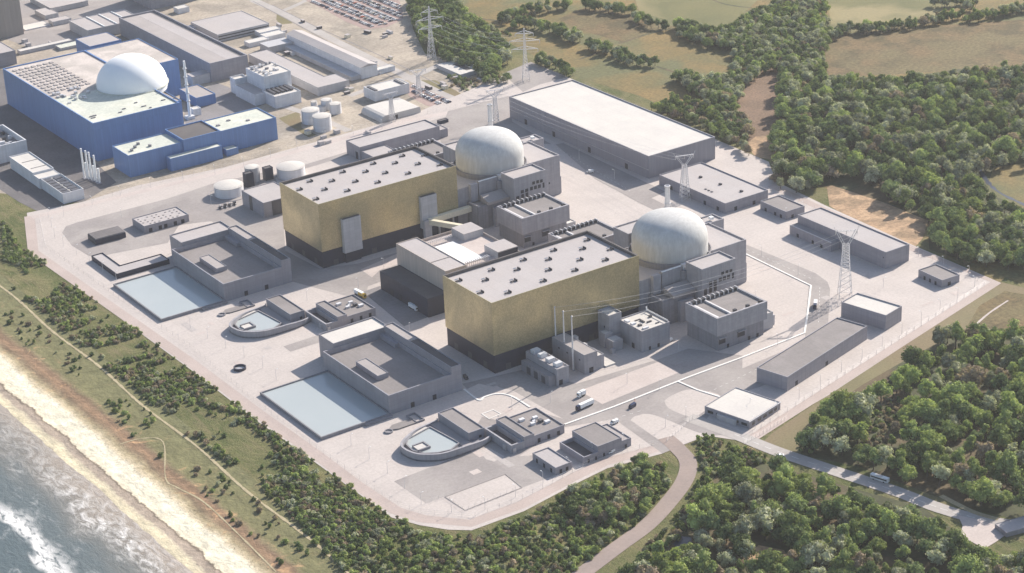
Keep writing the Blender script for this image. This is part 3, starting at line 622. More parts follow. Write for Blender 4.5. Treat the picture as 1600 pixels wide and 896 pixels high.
# ------------------------------------------------------------------ pumphouses, basins, forebays, screen buildings (one set per unit)
def set_of(dy,w,side):
    r=empty('pumping_station','large grey pumping station with sunken roof in front of the '+w,'pumping station',(-91.5,-6+dy,0),0,'grey pumping stations')
    W,D,h=51.5,90,15
    mb=MB(); shell(mb,rect(0,0,W,D),0,h,.9,11.2); mb.build('wall',M['clad'],r)
    MB().box(.9,.9,10.9,W-.9,D-.9,11.2).build('roof',M['roof_grey'],r)
    mb=MB(); i=shell(mb,rect(W+.02,0,W+8.2,D),0,20.4,.5,19.6); up_=mb.build('raised_block',M['clad'],r)
    MB().prism(rect(W+.5,.5,W+7.7,D*.62),19.3,19.6).build('roof',M['roof_dark'],up_)
    MB().prism(rect(W+.5,D*.62+.05,W+7.7,D-.5),19.3,19.6).build('roof',M['roof_mid'],up_)
    MB().box(W-4.2,D-22,11.2,W-.9,D-.9,14.4).build('inner_ledge',M['clad'],r)
    p=empty_part=MB(); shell(p,rect(10.2,31,19,61),11.2,14.9,.35,14.5); pw=p.build('rooftop_housing',M['clad'],r)
    MB().prism(rect(10.55,31.35,18.65,60.65),14.3,14.5).build('roof',M['roof_mid'],pw)
    panelX(r,'door',W+8.22,0,0,0,0,'dark') if 0 else None
    for u in (12,30): panelY(r,'door',W*.1+u,0,0,3,4,'dark',.12)
    a=bld('pumping_annex',('white' if dy==0 else 'pale')+' roofed annex beside the pumping station of the '+w,'annex',-82.5,84.2+dy,-35.8,105.5+dy,18.3,'clad','roof_white' if dy==0 else 'roof_light',1.0,group='pumping station annexes')
    doors(a,[('x',6,0,4,5)])
    # outfall basin
    b=empty('basin','rectangular concrete basin of pale water by the pumping station of the '+w,'basin',(-147,-8+dy,0),0,'rectangular water basins')
    mb=MB(); o_,i_=inset(rect(0,0,55.3,86.5),1.0)
    for k in range(4):
        j=(k+1)%4; mb.poly([(*o_[k],0),(*o_[j],0),(*o_[j],2.4),(*o_[k],2.4)]); mb.poly([(*o_[k],2.4),(*o_[j],2.4),(*i_[j],2.4),(*i_[k],2.4)]); mb.poly([(*i_[j],0),(*i_[k],0),(*i_[k],2.4),(*i_[j],2.4)])
    mb.build('basin_wall',M['concrete_dk'],b)
    MB().prism(i_,.9,1.5).build('water',M['pool'],b)
    MB().box(34,-2.2,0,55.4,-.1,1.6).build('side_channel',M['concrete_dk'],b)
    # small valve pit
    v=empty('valve_pit','low concrete valve pit with grated cover between basin and forebay of the '+w,'valve pit',(-104,-25+dy,0),0,'valve pits')
    MB().prism([(0,0),(6,-3),(20,-3),(20,4.5),(5,4.5)],0,.9).build('cover',M['roof_grey'],v)
    mb=MB(); 
    for q in ((20.2,-3,20.8,10),(20.8,9.4,27,10),(26.4,-3,27,9.4),(20.8,-3,26.4,-2.4)): mb.box(q[0],q[1],0,q[2],q[3],1.3)
    mb.build('kerb_wall',M['concrete_dk'],v)
    MB().lathe([(3,0),(3,1.0),(2.3,1.0),(2.3,.3)],cx=-1,cy=-1.5,n=20).build('manhole_ring',M['concrete_dk'],v)
    # curved forebay
    f=empty('forebay','curved grey forebay basin with pale water near the '+w,'forebay',(-95,-60+dy,0),0,'curved forebays')
    line=[(-58.5,-80.5),(-66,-83.5),(-76,-84.2),(-86.3,-84.2),(-98.5,-82.8),(-107.5,-76.9),(-112,-71.2),(-114,-62.5),(-112.2,-54.5),(-103,-47.6),(-94.4,-42.2),(-84,-38.8),(-72,-36.2)]
    line=smoothline([(x+95,y+60) for x,y in line],5)
    L=[];Q=[]
    for k,pnt in enumerate(line):
        a_=line[max(k-1,0)];b_=line[min(k+1,len(line)-1)];dx,dy2=b_[0]-a_[0],b_[1]-a_[1];l=math.hypot(dx,dy2); L.append((pnt[0]-dy2/l*.7,pnt[1]+dx/l*.7));Q.append((pnt[0]+dy2/l*.7,pnt[1]-dx/l*.7))
    mb=MB()
    for k in range(len(line)-1):
        h0,h1=[5.4 if 12<kk<44 else 5.4-(12-kk)*.12 if kk<=12 else 5.4-(kk-44)*.2 for kk in (k,k+1)]
        for S1,S2,fl in ((L,L,1),(Q,Q,0)):
            q=[(*S1[k],0),(*S1[k+1],0),(*S1[k+1],h1),(*S1[k],h0)]; mb.poly(q if fl==0 else q[::-1])
        mb.poly([(*L[k],h0),(*L[k+1],h1),(*Q[k+1],h1),(*Q[k],h0)])
    for S1 in (0,-1):
        mb.poly([(*L[S1],0),(*Q[S1],0),(*Q[S1],3.5),(*L[S1],3.5)])
    w_=mb.build('curved_wall',M['concrete'],f); bm=bmesh.new(); bm.from_mesh(w_.data); bmesh.ops.remove_doubles(bm,verts=bm.verts,dist=.01); bmesh.ops.recalc_face_normals(bm,faces=bm.faces); bm.to_mesh(w_.data); bm.free()
    MB().prism([l for l in L],.1,1.2).build('floor',M['concrete_dk'],f)
    pool=[(-102.5,-47.6),(-82,-42.5),(-79,-73),(-88,-77.5),(-97,-75.5),(-104.5,-70.5),(-108,-63),(-107,-53)]
    pool=[(x+95,y+60) for x,y in pool]
    MB().prism(pool,1.3,2.0).build('water',M['pool'],f)
    o_,i_=inset(pool,.01); o2,_=inset(pool,0); _,big=inset(pool,-.9)
    mb=MB(); n_=len(i_)
    for k in range(n_):
        j=(k+1)%n_; mb.poly([(*big[k],1.2),(*big[j],1.2),(*big[j],2.7),(*big[k],2.7)]); mb.poly([(*big[k],2.7),(*big[j],2.7),(*i_[j],2.7),(*i_[k],2.7)]); mb.poly([(*i_[j],1.9),(*i_[k],1.9),(*i_[k],2.7),(*i_[j],2.7)])
    mb.build('pool_rim',M['concrete_dk'],f)
    mb=MB()
    for q in ((-106,-59,-97,-58),(-98,-66,-97,-59),(-106,-67,-97,-66)): mb.box(q[0]+95,q[1]+60,2.01,q[2]+95,q[3]+60,3.6)
    mb.build('inner_weir',M['concrete_dk'],f)
    MB().box(-105.8+95,-65.9+60,2.02,-98.1+95,-59.1+60,3.0).build('weir_deck',M['roof_white'],f)
    mb=MB().prism([(-102+95,-44+60),(-84+95,-39.6+60),(-83+95,-41.4+60),(-102.5+95,-46.3+60)],1.25,2.3); mb.build('walkway',M['roof_white'],f)
    MB().box(-78.5+95,-84+60,1.25,-71.5+95,-37.5+60,1.5).build('channel_floor',M['roof_mid'],f)
    # long block behind the forebay
    g=bld('screen_house','long narrow grey block at the back of the curved forebay near the '+w,'screen house',-71.2,-74+dy,-58.6,-36+dy,7.4,'clad','roof_grey',.7,group='long narrow screen houses')
    doors(g,[('y',8,0,2,3)])
    # service building beside it
    c=empty('filter_building','stepped grey filter building with roof units beside the forebay near the '+w,'filter building',(-57.5,-104+dy,0),0,'stepped filter buildings')
    mb=MB(); shell(mb,[(0,0),(10.4,0),(10.4,32),(0,32)],0,5.8,1.3,1.8); lo_=mb.build('open_trench_wall',M['concrete'],c)
    MB().prism(rect(1.3,1.3,9.1,30.7),1.5,1.8).build('floor',M['roof_dark'],lo_)
    block(c,rect(10.42,0,18.6,33),0,8.8,M['clad'],M['roof_grey'],.7)
    block(c,rect(18.62,1.2,44,34),0,6.2,M['clad'],M['roof_grey'],.9)
    for (x,y,s) in ((24,24,2.6),(27,15,2.2),(33,21,2.4),(36,11,2.6),(30,17.5,1.5)):
        u=MB().box(x,y,5.3,x+s*1.5,y+s,6.9).build('roof_unit',M['clad_white'],c)
    MB().box(33.5,14.5,5.3,36.5,17.5,7.3).build('roof_unit',M['louvre'],c)
    for x in (22,30,38): panelY(c,'door',x,1.2,0,2.2,3.2,'dark',.12)
    MB().box(.9,-.9,0,3.2,-.1,3.4).build('pipework',M['steel'],c); MB().box(-.9,6,0,-.1,9,3.8).build('pipework',M['steel'],c)
    return r
set_of(0,'nearer gold hall','near'); set_of(244,'farther gold hall','far')
# ------------------------------------------------------------------ other buildings on the new site
r=bld('warehouse','very long flat white roofed warehouse at the far inland edge of the site','warehouse',319.6,230.5,394.6,444,20.9,'clad_ribs','roof_white',1.0,t=.8)
doors(r,[('x',30,0,4,5),('x',85,0,4,5),('x',140,0,4,5),('x',185,0,4,5)])
MB().box(-.35,0,8,-.02,213,8.4).build('string_course',M['steel'],r)
r=bld('workshop','wide pale roofed workshop behind the latticed gantry tower, three small roof vents','workshop',318,125.5,365,214,9.2,'clad','roof_light',.9)
doors(r,[('x',8,0,3,3.5),('x',25,0,3,3.5),('x',45,0,4,4),('x',70,0,3,3.5),('y',10,0,3,3.5),('y',30,0,3,3.5)])
for x,y in ((23,60),(25,36),(28,12)): MB().box(x,y,8.3,x+2,y+2.6,9.5).build('roof_vent',M['dark'],r)
for k in range(3): MB().box(9,28+k*4,8.3,10.4,30+k*4,8.9).build('roof_vent',M['louvre'],r)
r=bld('store','small square grey roofed store between two pale roofed workshops','store',347,82.5,367.5,114.5,7.3,'clad','roof_grey',.8); doors(r,[('x',5,0,2.5,3),('x',12,0,2.5,3),('x',24,0,2.5,3),('y',6,0,2.5,3)])
r=bld('workshop','tall long workshop with pale roof near the inland corner pylon','workshop',338.8,-42.5,364,59,14.2,'clad','roof_light',.9)
lo=MB(); i=shell(lo,rect(-9,52,-.02,101),0,7.5,.4,6.9); w=lo.build('lean_to',M['clad'],r); MB().prism(i,6.7,6.9).build('roof',M['roof_mid'],w)
MB().box(-8.6,52.4,6.9,-8.2,100.6,7.9).build('roof_rail',M['steel_pale'],w)
doors(r,[('x',2,8.5,.8,1)]); 
for u in (62,72,90): panelX(r,'door',-9,u,0,2.5,3,'dark',.12)
r=bld('store','lone small grey store standing near the far right corner of the site','store',346.5,-95.5,364.5,-69.5,6.3,'clad','roof_grey',.8,rot=R(-2)); doors(r,[('x',6,0,2,3),('x',12,0,2,3),('x',18,0,2,3),('y',6,0,3,3)])
r=bld('store','pale roofed box store at the end of the long low shed','store',261.4,-123,282.3,-84,12.1,'clad','roof_white',.9,rot=R(12.5))
r=bld('shed','long low grey roofed shed parallel to the inland road fence','shed',141.5,-151,243.5,-125.5,11.1,'clad','roof_grey',.8,rot=R(14.4))
doors(r,[('y',10,0,3,3.5),('y',48,0,3,3.5)])
r=bld('gatehouse','wide low entrance building with big white roof beside the access road','gatehouse',85.4,-176.7,121,-139.5,5.8,'clad','roof_white',.5,rot=R(13.6))
for x in (0,): 
    for u in range(5): panelX(r,'window',0,2+u*7,1.6,4.6,2.0,'glass',.1)
    for u in range(5): panelY(r,'window',3+u*6.4,0,1.6,4.0,2.0,'glass',.1)
MB().box(-1.6,10,0,-.1,26,4.0).build('porch',M['clad_pale'],r); MB().box(-.3,-.3,5.3,36,.0,5.7).build('fascia',M['white'],r)
# office pair near the road entrance
r=empty('control_office','stepped grey office block with roof terrace beside the entrance trees','office',(-29.2,-146,0))
block(r,rect(0,0,11.8,27),0,5.2,M['clad'],M['roof_dark'],2.6,.8); block(r,rect(11.82,.6,31.5,29),0,9.0,M['clad'],M['roof_grey'],.5); block(r,rect(31.52,1,39.5,27),0,6.0,M['clad'],M['roof_mid'],.7)
for u in (3,9): panelY(r,'door',u,0,0,1.6,2.6,'dark',.1)
for u in (16,22,34): panelY(r,'door',u,.6,0,1.6,2.6,'dark',.1)
r=bld('store','small pale roofed store nearest the sea side trees at the bottom of the site','store',-51.8,-146,-38.8,-120,5.4,'clad','roof_light',.7); doors(r,[('x',4,0,2,3),('x',12,0,2,3),('x',20,0,2,3),('y',3,0,2,3),('y',8,0,2,3)])
# seaward low buildings
r=empty('screen_wall_building','low L shaped building with pale roof beside the farther water basin','low building',(-138,334.8,0))
block(r,[(0,0),(46.3,0),(46.3,15),(10,15),(10,49),(0,49)],0,4.2,M['clad_dark'],M['roof_light'],.7)
r=bld('store','grey low store with pale textured roof on the road loop near the sea wall','store',-79,407.5,-37.5,431,6.6,'clad','roof_light',.6)
doors(r,[('y',4,0,3,3.6),('y',13,0,3,3.6),('y',18,0,3,3.6),('y',27,0,3,3.6),('y',34,0,3,3.6)])
for k in range(9):
    for j in range(4): 
        if (k*7+j*3)%4: MB().box(3+k*4.2,3+j*5,6.0,4.0+k*4.2,4.2+j*5,6.5).build('roof_hatch',M['roof_mid'],r)
r=empty('transformer_bank','dark ridged equipment bank with louvred roof on the road loop','equipment bank',(-122,411,0),R(-2))
MB().box(0,0,0,27,17,4.6).build('housing',M['clad_dark'],r)
for k in range(6):
    o=MB().tube((.3,1.7+k*2.7,4.6),(26.7,1.7+k*2.7,4.6),1.25,n=10).build('barrel_roof',M['roof_grey'],r,smooth=True)
for k in range(5): MB().box(-.3,.6+k*3.4,.2,-.02,2.8+k*3.4,4.2).build('louvre',M['louvre'],r)
# tank farm next to the farther hall
def tank(x,y,rad,h,label,group,m='clad_white',roof='roof_white',bund=0):
    o=empty('storage_tank',label,'tank',(x,y,0),0,group)
    MB().lathe([(rad,0),(rad,h)],n=40).build('shell',M[m],o,smooth=True)
    MB().lathe([(rad*1.02,h-.1),(rad*1.02,h+.25),(rad*.8,h+rad*.08),(rad*.4,h+rad*.13),(.3,h+rad*.15)],n=40).build('roof',M[roof],o,smooth=True)
    mb=MB()
    for k in range(20):
        a=2*PI*k/20;b=2*PI*(k+1)/20; p=(rad*.98*math.cos(a),rad*.98*math.sin(a));q=(rad*.98*math.cos(b),rad*.98*math.sin(b))
        mb.tube((*p,h+.2),(*p,h+1.3),.07,n=4); mb.tube((*p,h+1.3),(*q,h+1.3),.06,n=4)
    mb.tube((-rad-.3,.0,0),(-rad-.3,0,h+1.2),.2,n=5)
    mb.build('handrail',M['steel'],o)
    if bund: MB().lathe([(rad+bund,.05),(rad+bund,.5),(rad+bund-.5,.5),(rad+bund-.5,.05)],n=48).build('bund_wall',M['concrete'],o)
    return o
x,y=G(27,(265,505)); tank(x,y,12.8,8.5,'wide low white storage tank nearest the sea, left of the tank house','storage tanks by the farther hall',bund=6)
x,y=G(27,(932,305)); tank(x,y,12.6,8.8,'wide low white storage tank half hidden by the farther gold hall','storage tanks by the farther hall')
x,y=G(27,(520,365)); tank(x,y,6.6,13.5,'tall narrow white storage tank between two wide low tanks','storage tanks by the farther hall','clad_pale')
x,y=G(27,(478,425)); bld('lift_tower','dark slim equipment tower in front of the tall narrow tank','tower',x-3.3,y-2,x+4.5,y+4,13,'clad_dark','roof_dark',.4,group='dark equipment towers')
x,y=G(27,(685,350)); bld('lift_tower','dark slim equipment tower between the tall narrow tank and the right wide tank','tower',x-3.3,y-2,x+4.5,y+4,11.5,'clad_dark','roof_dark',.4,group='dark equipment towers')
r=bld('tank_house','grey block with pale flat roof between the white tanks and farther gold hall','plant house',16,372,48,411.5,13.6,'clad','roof_light',.5)
MB().box(-.3,21,0,-.02,26,13).build('dark_recess',M['louvre'],r); MB().box(8,-.3,0,26,-.02,13).build('dark_recess',M['louvre'],r)
x,y=G(27,(260,640))
o=empty('pipe_manifold','cluster of low dark pipework on the ground in front of the tank house','pipework',(x,y,0))
for k in range(4):
    MB().tube((-8+k*4.5,-3,1.2),(-8+k*4.5+2,5,1.2),.55,n=8).build('pipe',M['steel'],o); MB().box(-9+k*4.5,-1,0,-6.8+k*4.5,1.2,2.4+(k%2)).build('valve_box',M['louvre'],o)
# block between the halls
r=empty('operations_building','large brown-grey operations block with glazed bright courtyard between the two gold halls','operations building',(33.5,113,0),0)
block(r,rect(0,0,19.3,71),0,32.5,M['tan'],M['roof_light'],.6)
MB().box(.5,21.8,31.95,18.8,22.3,32.4).build('roof_joint',M['roof_mid'],r)
w,rf=block(r,rect(19.32,0,73,77),0,26.5,M['tan'],M['paving_pink'],2.2)
MB().box(26,17,24.35,46,60,25.2).build('skylight',M['white'],r)
for k in range(14):
    mb=MB(); 
    for yy in (64.5,12.2): mb.tube((22+k*1.9,yy,24.3),(22+k*1.9,yy,28.4),.28,n=4); mb.box(21.9+k*1.9,yy-2,28.2,22.3+k*1.9,yy+2,28.6)
    mb.build('canopy_post',M['steel'],r)
b1=MB().box(53.5,56,24.3,72,74,30).build('rooftop_block',M['clad_pale'],r); b2=MB().box(54,9,24.3,72.5,28,30).build('rooftop_block',M['clad_pale'],r); MB().box(53.4,55.9,30.02,72.1,74.1,30.3).build('rooftop_cap',M['roof_light'],r); MB().box(53.9,8.9,30.02,72.6,28.1,30.3).build('rooftop_cap',M['roof_light'],r)
MB().box(54,8.95,24.5,72.52,8.99,29.5).build('dark_recess',M['clad_dark'],r)
r=empty('maintenance_store','dark flat roofed maintenance store facing the lorry yard between the halls','store',(15,111.3,0))
block(r,rect(0,0,18.4,69),0,15.4,M['clad_dark'],M['roof_dark'],.35,.4)
for u in (14,25,38,50): panelX(r,'loading_door',0,u,0,4.5,5.5,'dark',.12)
# elevated link from farther hall to reactor
r=empty('link_bridge','pale yellow angled pipe bridge from the farther gold hall to its reactor building','pipe bridge',(96,240,0))
def beam(a,b,w,h):
    mb=MB(); a=Vector(a);b=Vector(b);d=(b-a).normalized();n_=Vector((-d.y,d.x,0))*w/2
    q=[a-n_,b-n_,b+n_,a+n_]; base=len(mb.v); mb.v+=[tuple(v) for v in q]+[(v.x,v.y,v.z+h) for v in q]
    for f in ((0,3,2,1),(4,5,6,7),(0,1,5,4),(1,2,6,5),(2,3,7,6),(3,0,4,7)): mb.f.append(tuple(base+i_ for i_ in f)); mb.mi.append(0)
    return mb
beam((2,.5,14),(44,1.0,14),4.5,4.6).build('gallery',M['cream'],r); beam((3,-1.8,14),(9,-51,22),4.0,4.2).build('gallery',M['cream'],r)
for x in (12,26): MB().box(x,-.5,0,x+1,1.5,14).build('pier',M['steel'],r)
MB().box(-3.0,-2.8,0,3.5,.4,18).build('stair_shaft',M['clad_pale'],r)
# blocks in front of the nearer hall
r=empty('transformer_house','narrow grey transformer block with white roof humps, left of the three tall poles','transformer house',(23.5,-43.5,0))
block(r,rect(0,0,10.3,38.2),0,13,M['concrete'],M['roof_light'],.9,.6); block(r,rect(-5.5,2,-.02,36),0,8.2,M['concrete_dk'],M['roof_mid'],.5,.4)
for y in (4,13,22.5,31): MB().box(2.2,y,12.1,8,y+4.2,15.0).build('roof_hump',M['clad_white'],r)
for u in (7,16,25): panelX(r,'bay_opening',-5.5,u,.5,4.5,5.5,'louvre',.15)
for u in (1.5,): panelY(r,'door',u,0,0,3,4,'dark',.12)
r=empty('switchgear_house','grey flat roofed switchgear block directly behind the three tall poles','switchgear house',(49,-41.2,0))
block(r,rect(0,0,11.5,39),0,15.3,M['concrete'],M['roof_mid'],.3,.4); block(r,rect(11.52,1,18,14),0,10.5,M['concrete'],M['roof_white'],.5,.4); MB().box(12,16,0,15,20,13.5).build('roof_tower',M['clad_pale'],r); MB().box(12,28,0,15.5,32,15).build('roof_tower',M['clad_pale'],r)
for u in (5,20,30): panelX(r,'window',0,u,9,1.5,1.2,'dark',.1)
panelY(r,'door',4,0,0,3.6,4,'dark',.12); MB().box(18.2,-.5,0,27,14,1.1).build('loading_slab',M['roof_white'],r)
r=bld('stair_tower','tall square concrete tower with white roof against the nearer gold hall','tower',91.5,-14,103,-.6,23.5,'concrete','roof_white',1.2)
panelX(r,'window',0,5,12,1.2,1.6,'dark',.1); panelX(r,'window',0,8,6,1.2,1.6,'dark',.1)
r=empty('pump_house','small stacked concrete pump house with two white roofs below the tall square tower','pump house',(86.5,-25,0))
block(r,rect(0,0,9,8.5),0,8.3,M['concrete'],M['roof_white'],.4,.3); block(r,rect(-.8,8.52,6,15.5),0,11.5,M['concrete'],M['roof_white'],.4,.3); MB().box(-3,-2.5,0,0,-.02,3.6).build('side_box',M['concrete'],r)
r=bld('auxiliary_building','square grey auxiliary building with cluttered white roof between hall and generator building','auxiliary building',102,-39.2,127.6,-11.5,17,'concrete','roof_white',.9)
for (x,y,w,d,h) in ((2,20,3,4,1),(2,14,4,2.5,1.2),(5,9,2.5,2.5,1),(4,3,5,1.8,1.1),(11,12,1.4,5,.9),(13,10,4,1.2,.9),(8,18,5,1,.6),(17,5,3,1,.6),(20,16,2,2,1.4)): MB().box(x,y,16.1,x+w,y+d,16.1+h).build('roof_unit',M['louvre'] if w*d<7.1 else M['clad_white'],r)
mb=MB(); mb.tube((24.6,1,18.2),(24.6,26,18.2),.3,n=6); mb.tube((24.6,26,17),(24.6,26,20),.5,n=6); mb.tube((24.6,1,16.5),(24.6,1,18.2),.2,n=5); mb.build('roof_pipe',M['white'],r)
for u in (6,14): panelY(r,'door',u,0,0,2,3,'dark',.12)
panelX(r,'door',0,9,0,3,4,'dark',.12)
# three tall poles with lines
poles=[]
for k,(b,t) in enumerate((((365,550),(350,155)),((435,600),(418,190)),((505,680),(487,232)))):
    x,y=G(14,b); lo,hi=0,90
    h=topz(x,y,P(14,t)[1])
    o=empty('line_pole',('left','middle','right')[k]+'most of the three tall slim white poles before the nearer gold hall','pole',(x,y,0),0,'tall white poles')
    MB().tube((0,0,0),(0,0,h-.8),.75,.42,n=12).build('shaft',M['steel_pale'],o,smooth=True); MB().lathe([(.7,h-.8),(.7,h-.2),(.2,h+.3)],n=10).build('finial',M['steel'],o); MB().box(-1,-1,0,1,1,.7).build('footing',M['concrete'],o)
    poles.append((x,y,h))
# K block behind the farther hall
r=empty('switch_hall','long L shaped pale roofed building on the landward side behind the farther gold hall','switch hall',(150,437,0))
block(r,rect(0,0,86,24.5),0,13,M['clad'],M['roof_light'],.9); block(r,rect(1,-35,26,-.02),0,9.5,M['clad'],M['roof_light'],.5); block(r,rect(86.02,2,96,20),0,8,M['clad'],M['roof_mid'],.5)
panelX(r,'door',0,4,0,4,7,'dark',.12); panelX(r,'door',1,-30,0,3,4,'dark',.12)
r=bld('store','pale flat roofed store in the gap left of the farther dome','store',203,337,228,352,30,'concrete','roof_light',.8)
for (q,w,d) in (((1000,640),16,14),((1060,600),12,12)): pass
x,y=G(25,(705,705)); r=bld('kiosk','small dark kiosk on the paving behind the L shaped switch hall','kiosk',x-5,y-2,x+5,y+2.5,3.2,'clad_dark','roof_dark',.3)

# ------------------------------------------------------------------ old station: blue building with white dome
r=empty('blue_reactor_hall','huge blue clad reactor building with pale roof and white dome, far left','reactor building',(-36.4,597.3,0))
ox,oy=-36.4,597.3
mb=MB(); shell(mb,rect(0,0,88,215),0,37,1.0,35.8); mb.build('blue_wall',M['blue'],r)
MB().prism(rect(1,1,87,92),35.3,35.8).build('roof',M['roof_mint'],r); MB().prism(rect(1,92.05,87,214),35.3,35.85).build('roof',M['roof_stained'],r)
bm_=MB(); 
n_=0
for j in range(11):
    for i in range(7):
        x=6+i*6.4+((j*3)%2)*.4; y=112+j*8.8
        MB().box(x,y,35.85,x+3.6,y+4.6,36.6).build('roof_light_box',M['roof_mid'],r); n_+=1
random.seed(3)
for k in range(22):
    x=random.uniform(5,34);y=random.uniform(70,108); w=random.uniform(1,3.5); MB().box(x,y,35.8,x+w,y+random.uniform(1,5),36.6+random.random()*1.6).build('roof_unit',M['steel'],r)
for k in range(9):
    x=random.uniform(5,80);y=random.uniform(6,30); MB().box(x,y,35.8,x+random.uniform(2,6),y+1.2,36.7).build('roof_unit',M['concrete_dk'],r)
block(r,rect(88.02,123,147.5,215),0,37,M['blue'],M['roof_stained'],.7,.6); block(r,rect(88.02,35,106,122.9),0,26,M['blue'],M['roof_mid'],.7,.6)
block(r,rect(140,75,161,113),0,10,M['blue'],M['roof_mid'],.6,.5)
# dome centre found from its left and right edges
for z in (36,):
    cxp=206.3; 
    c1=at(152.3,133,36); c2=at(260.4,130,36)
dcx,dcy=(c1[0]+c2[0])/2-ox,(c1[1]+c2[1])/2-oy
Rd=108.1/2/F*math.sqrt(dist(dcx+ox,dcy+oy)**2+620**2)*1.0
prof=[(Rd*.97,30)]+[(Rd*math.cos(t) if t<1.55 else .3,36+ (Rd*.86)*math.sin(t)) for t in [(-.1)+i*(1.55+.1)/20 for i in range(21)]]
MB().lathe(prof,cx=dcx,cy=dcy,n=72).build('white_dome',M['dome_white'],r,smooth=True)
MB().lathe([(Rd+1.2,35.8),(Rd+1.2,36.6),(Rd+.8,36.9),(Rd+.6,35)],cx=dcx,cy=dcy,n=48).build('dome_apron',M['roof_mint'],r)
b=P(1,(888,555)); bx,by=at(*b); 
o=empty('vent_stack','thin white banded vent stack at the right end of the blue reactor building','chimney',(bx,by,0))
hs=topz(bx,by,P(1,(845,285))[1]); MB().tube((0,0,0),(0,0,hs),1.5,1.0,n=14).build('shaft',M['white'],o,smooth=True)
for k in range(5): MB().lathe([(1.5,hs*(.3+.14*k)),(2.1,hs*(.3+.14*k)+.1),(2.1,hs*(.3+.14*k)+.9),(1.4,hs*(.3+.14*k)+1)],n=12).build('platform_ring',M['steel'],o)
MB().box(-4,-3,0,4,4,3).build('base_plinth',M['clad_white'],o)
x,y=G(1,(915,535)); r=bld('plant_box','small white equipment box at the foot of the thin white vent stack','plant box',x-4,y-4,x+4,y+4,7,'clad_white','roof_white',.4)
r=empty('blue_service_block','long stepped blue service building with whitish roof in front of the blue reactor building','service building',(-30.8,538,0))
block(r,rect(0,0,54,34),0,21,M['blue'],M['roof_mint'],.9,.6); block(r,rect(54.02,-2,92,36),0,23.5,M['blue'],M['roof_dark'],1.2,.8); block(r,rect(92.02,0,151,37),0,22,M['blue'],M['roof_mint'],.9,.6)
block(r,rect(35.5,-11,87.5,-2.1),0,12.4,M['blue'],M['roof_mint'],.5,.4); block(r,rect(92.5,-9.5,104.5,-.1),0,6.3,M['blue'],M['roof_mint'],.4,.3)
for k in range(7): MB().box(8+k*6 if k<4 else 98+(k-4)*14,10+k%3*6,20.1,10+k*6 if k<4 else 101+(k-4)*14,13+k%3*6,22).build('roof_unit',M['concrete_dk'],r)
# grey turbine hall of the old station
r=empty('grey_turbine_hall','long pale roofed turbine hall directly behind the blue reactor building','turbine hall',(151.3,734,0))
mb=MB(); shell(mb,rect(0,0,43,217),0,20,1.2,18.2); mb.build('wall',M['clad'],r); MB().prism(rect(1.2,1.2,22,215.8),17.9,18.2).build('roof',M['roof_mid'],r); MB().prism(rect(22.05,1.2,36.5,215.8),17.9,18.25).build('roof',M['roof_light'],r); MB().prism(rect(36.55,1.2,41.8,215.8),17.9,18.0).build('roof',M['roof_grey'],r)
MB().box(-20,2,0,-.02,16,9).build('side_wing',M['clad_pale'],r); MB().box(-20,2,9.02,-.02,16,9.6).build('wing_roof',M['roof_light'],r)
r=bld('office_block','grey flat roofed wing joining the top end of the pale turbine hall','office',116.3,958,182,1008,11,'clad_pale','roof_light',.5)
for k in range(3): MB().box(20+k*15,.6,10.5,21+k*15,49,11.6).build('roof_rib',M['white'],r)
bld('annex','blue sided flat roofed box just behind the blue reactor roof','annex',69.4,842,105,878,30,'blue','roof_light',.4)
bld('tall_block','enormous beige windowless block cut off by the top left corner','power block',8,1029,71,1100,92,'beige_tower','roof_mid',.5)
x0,y0=G(21,(215,800)); r=bld('grey_block','grey flat roofed block at the left edge behind the blue reactor building','plant building',x0-36,y0,x0,y0+40,15,'clad','roof_light',.4)
x0,y0=G(22,(880,8)); x1,y1=G(22,(450,80)); bld('far_block','very large grey block whose foot shows at the top edge','power block',x1-10,(y0+y1)/2,x0,(y0+y1)/2+60,45,'clad','roof_light',.5)
r=bld('workshop','broad pale roofed workshop with window bands behind the pale turbine hall','workshop',220,853,283,917,8.5,'clad_pale','roof_light',.4)
for z in (2,5): MB().box(1,-.15,z,62,-.02,z+1.3).build('window_band',M['louvre'],r)
MB().box(-12,50,0,-.02,64,5).build('side_wing',M['clad_pale'],r)
def small(k,q,w,d,h,label,wm='clad_white',rm='roof_white',nm='outbuilding',cat='outbuilding',grp=None):
    x,y=G(k,q); return bld(nm,label,cat,x,y,x+w,y+d,h,wm,rm,.3,group=grp,t=.3)
small(22,(1400,500),24,12,5,'low white outbuilding below the broad workshop, left one of three')
small(23,(100,400),24,14,5,'low white outbuilding below the broad workshop, middle of three')
small(23,(40,360),26,12,5,'low white outbuilding below the broad workshop, upper one of three')
small(22,(660,150),14,12,6,'small white box standing in the dark yard near the top edge')
small(25,(140,310),24,9,5,'white low box beside the end of the long white pitched shed')
small(21,(570,250),16,30,5,'grey low hut beside the beige windowless block, left of a pair','clad_pale','roof_light')
small(21,(670,330),22,14,5,'grey low hut beside the beige windowless block, front of a pair','clad_pale','roof_light')
small(21,(320,390),30,20,1.2,'white slotted low slab beside the beige windowless block','clad_white','roof_white')
small(21,(260,690),60,9,4,'long cream hut along the back of the blue building','clad_pale','roof_white')
small(21,(640,170),46,60,6,'pale ribbed low roof group near the top left','clad_pale','roof_light')
small(21,(760,640),26,14,3,'small pale green flat roof tucked behind the blue building','clad_pale','roof_mint')
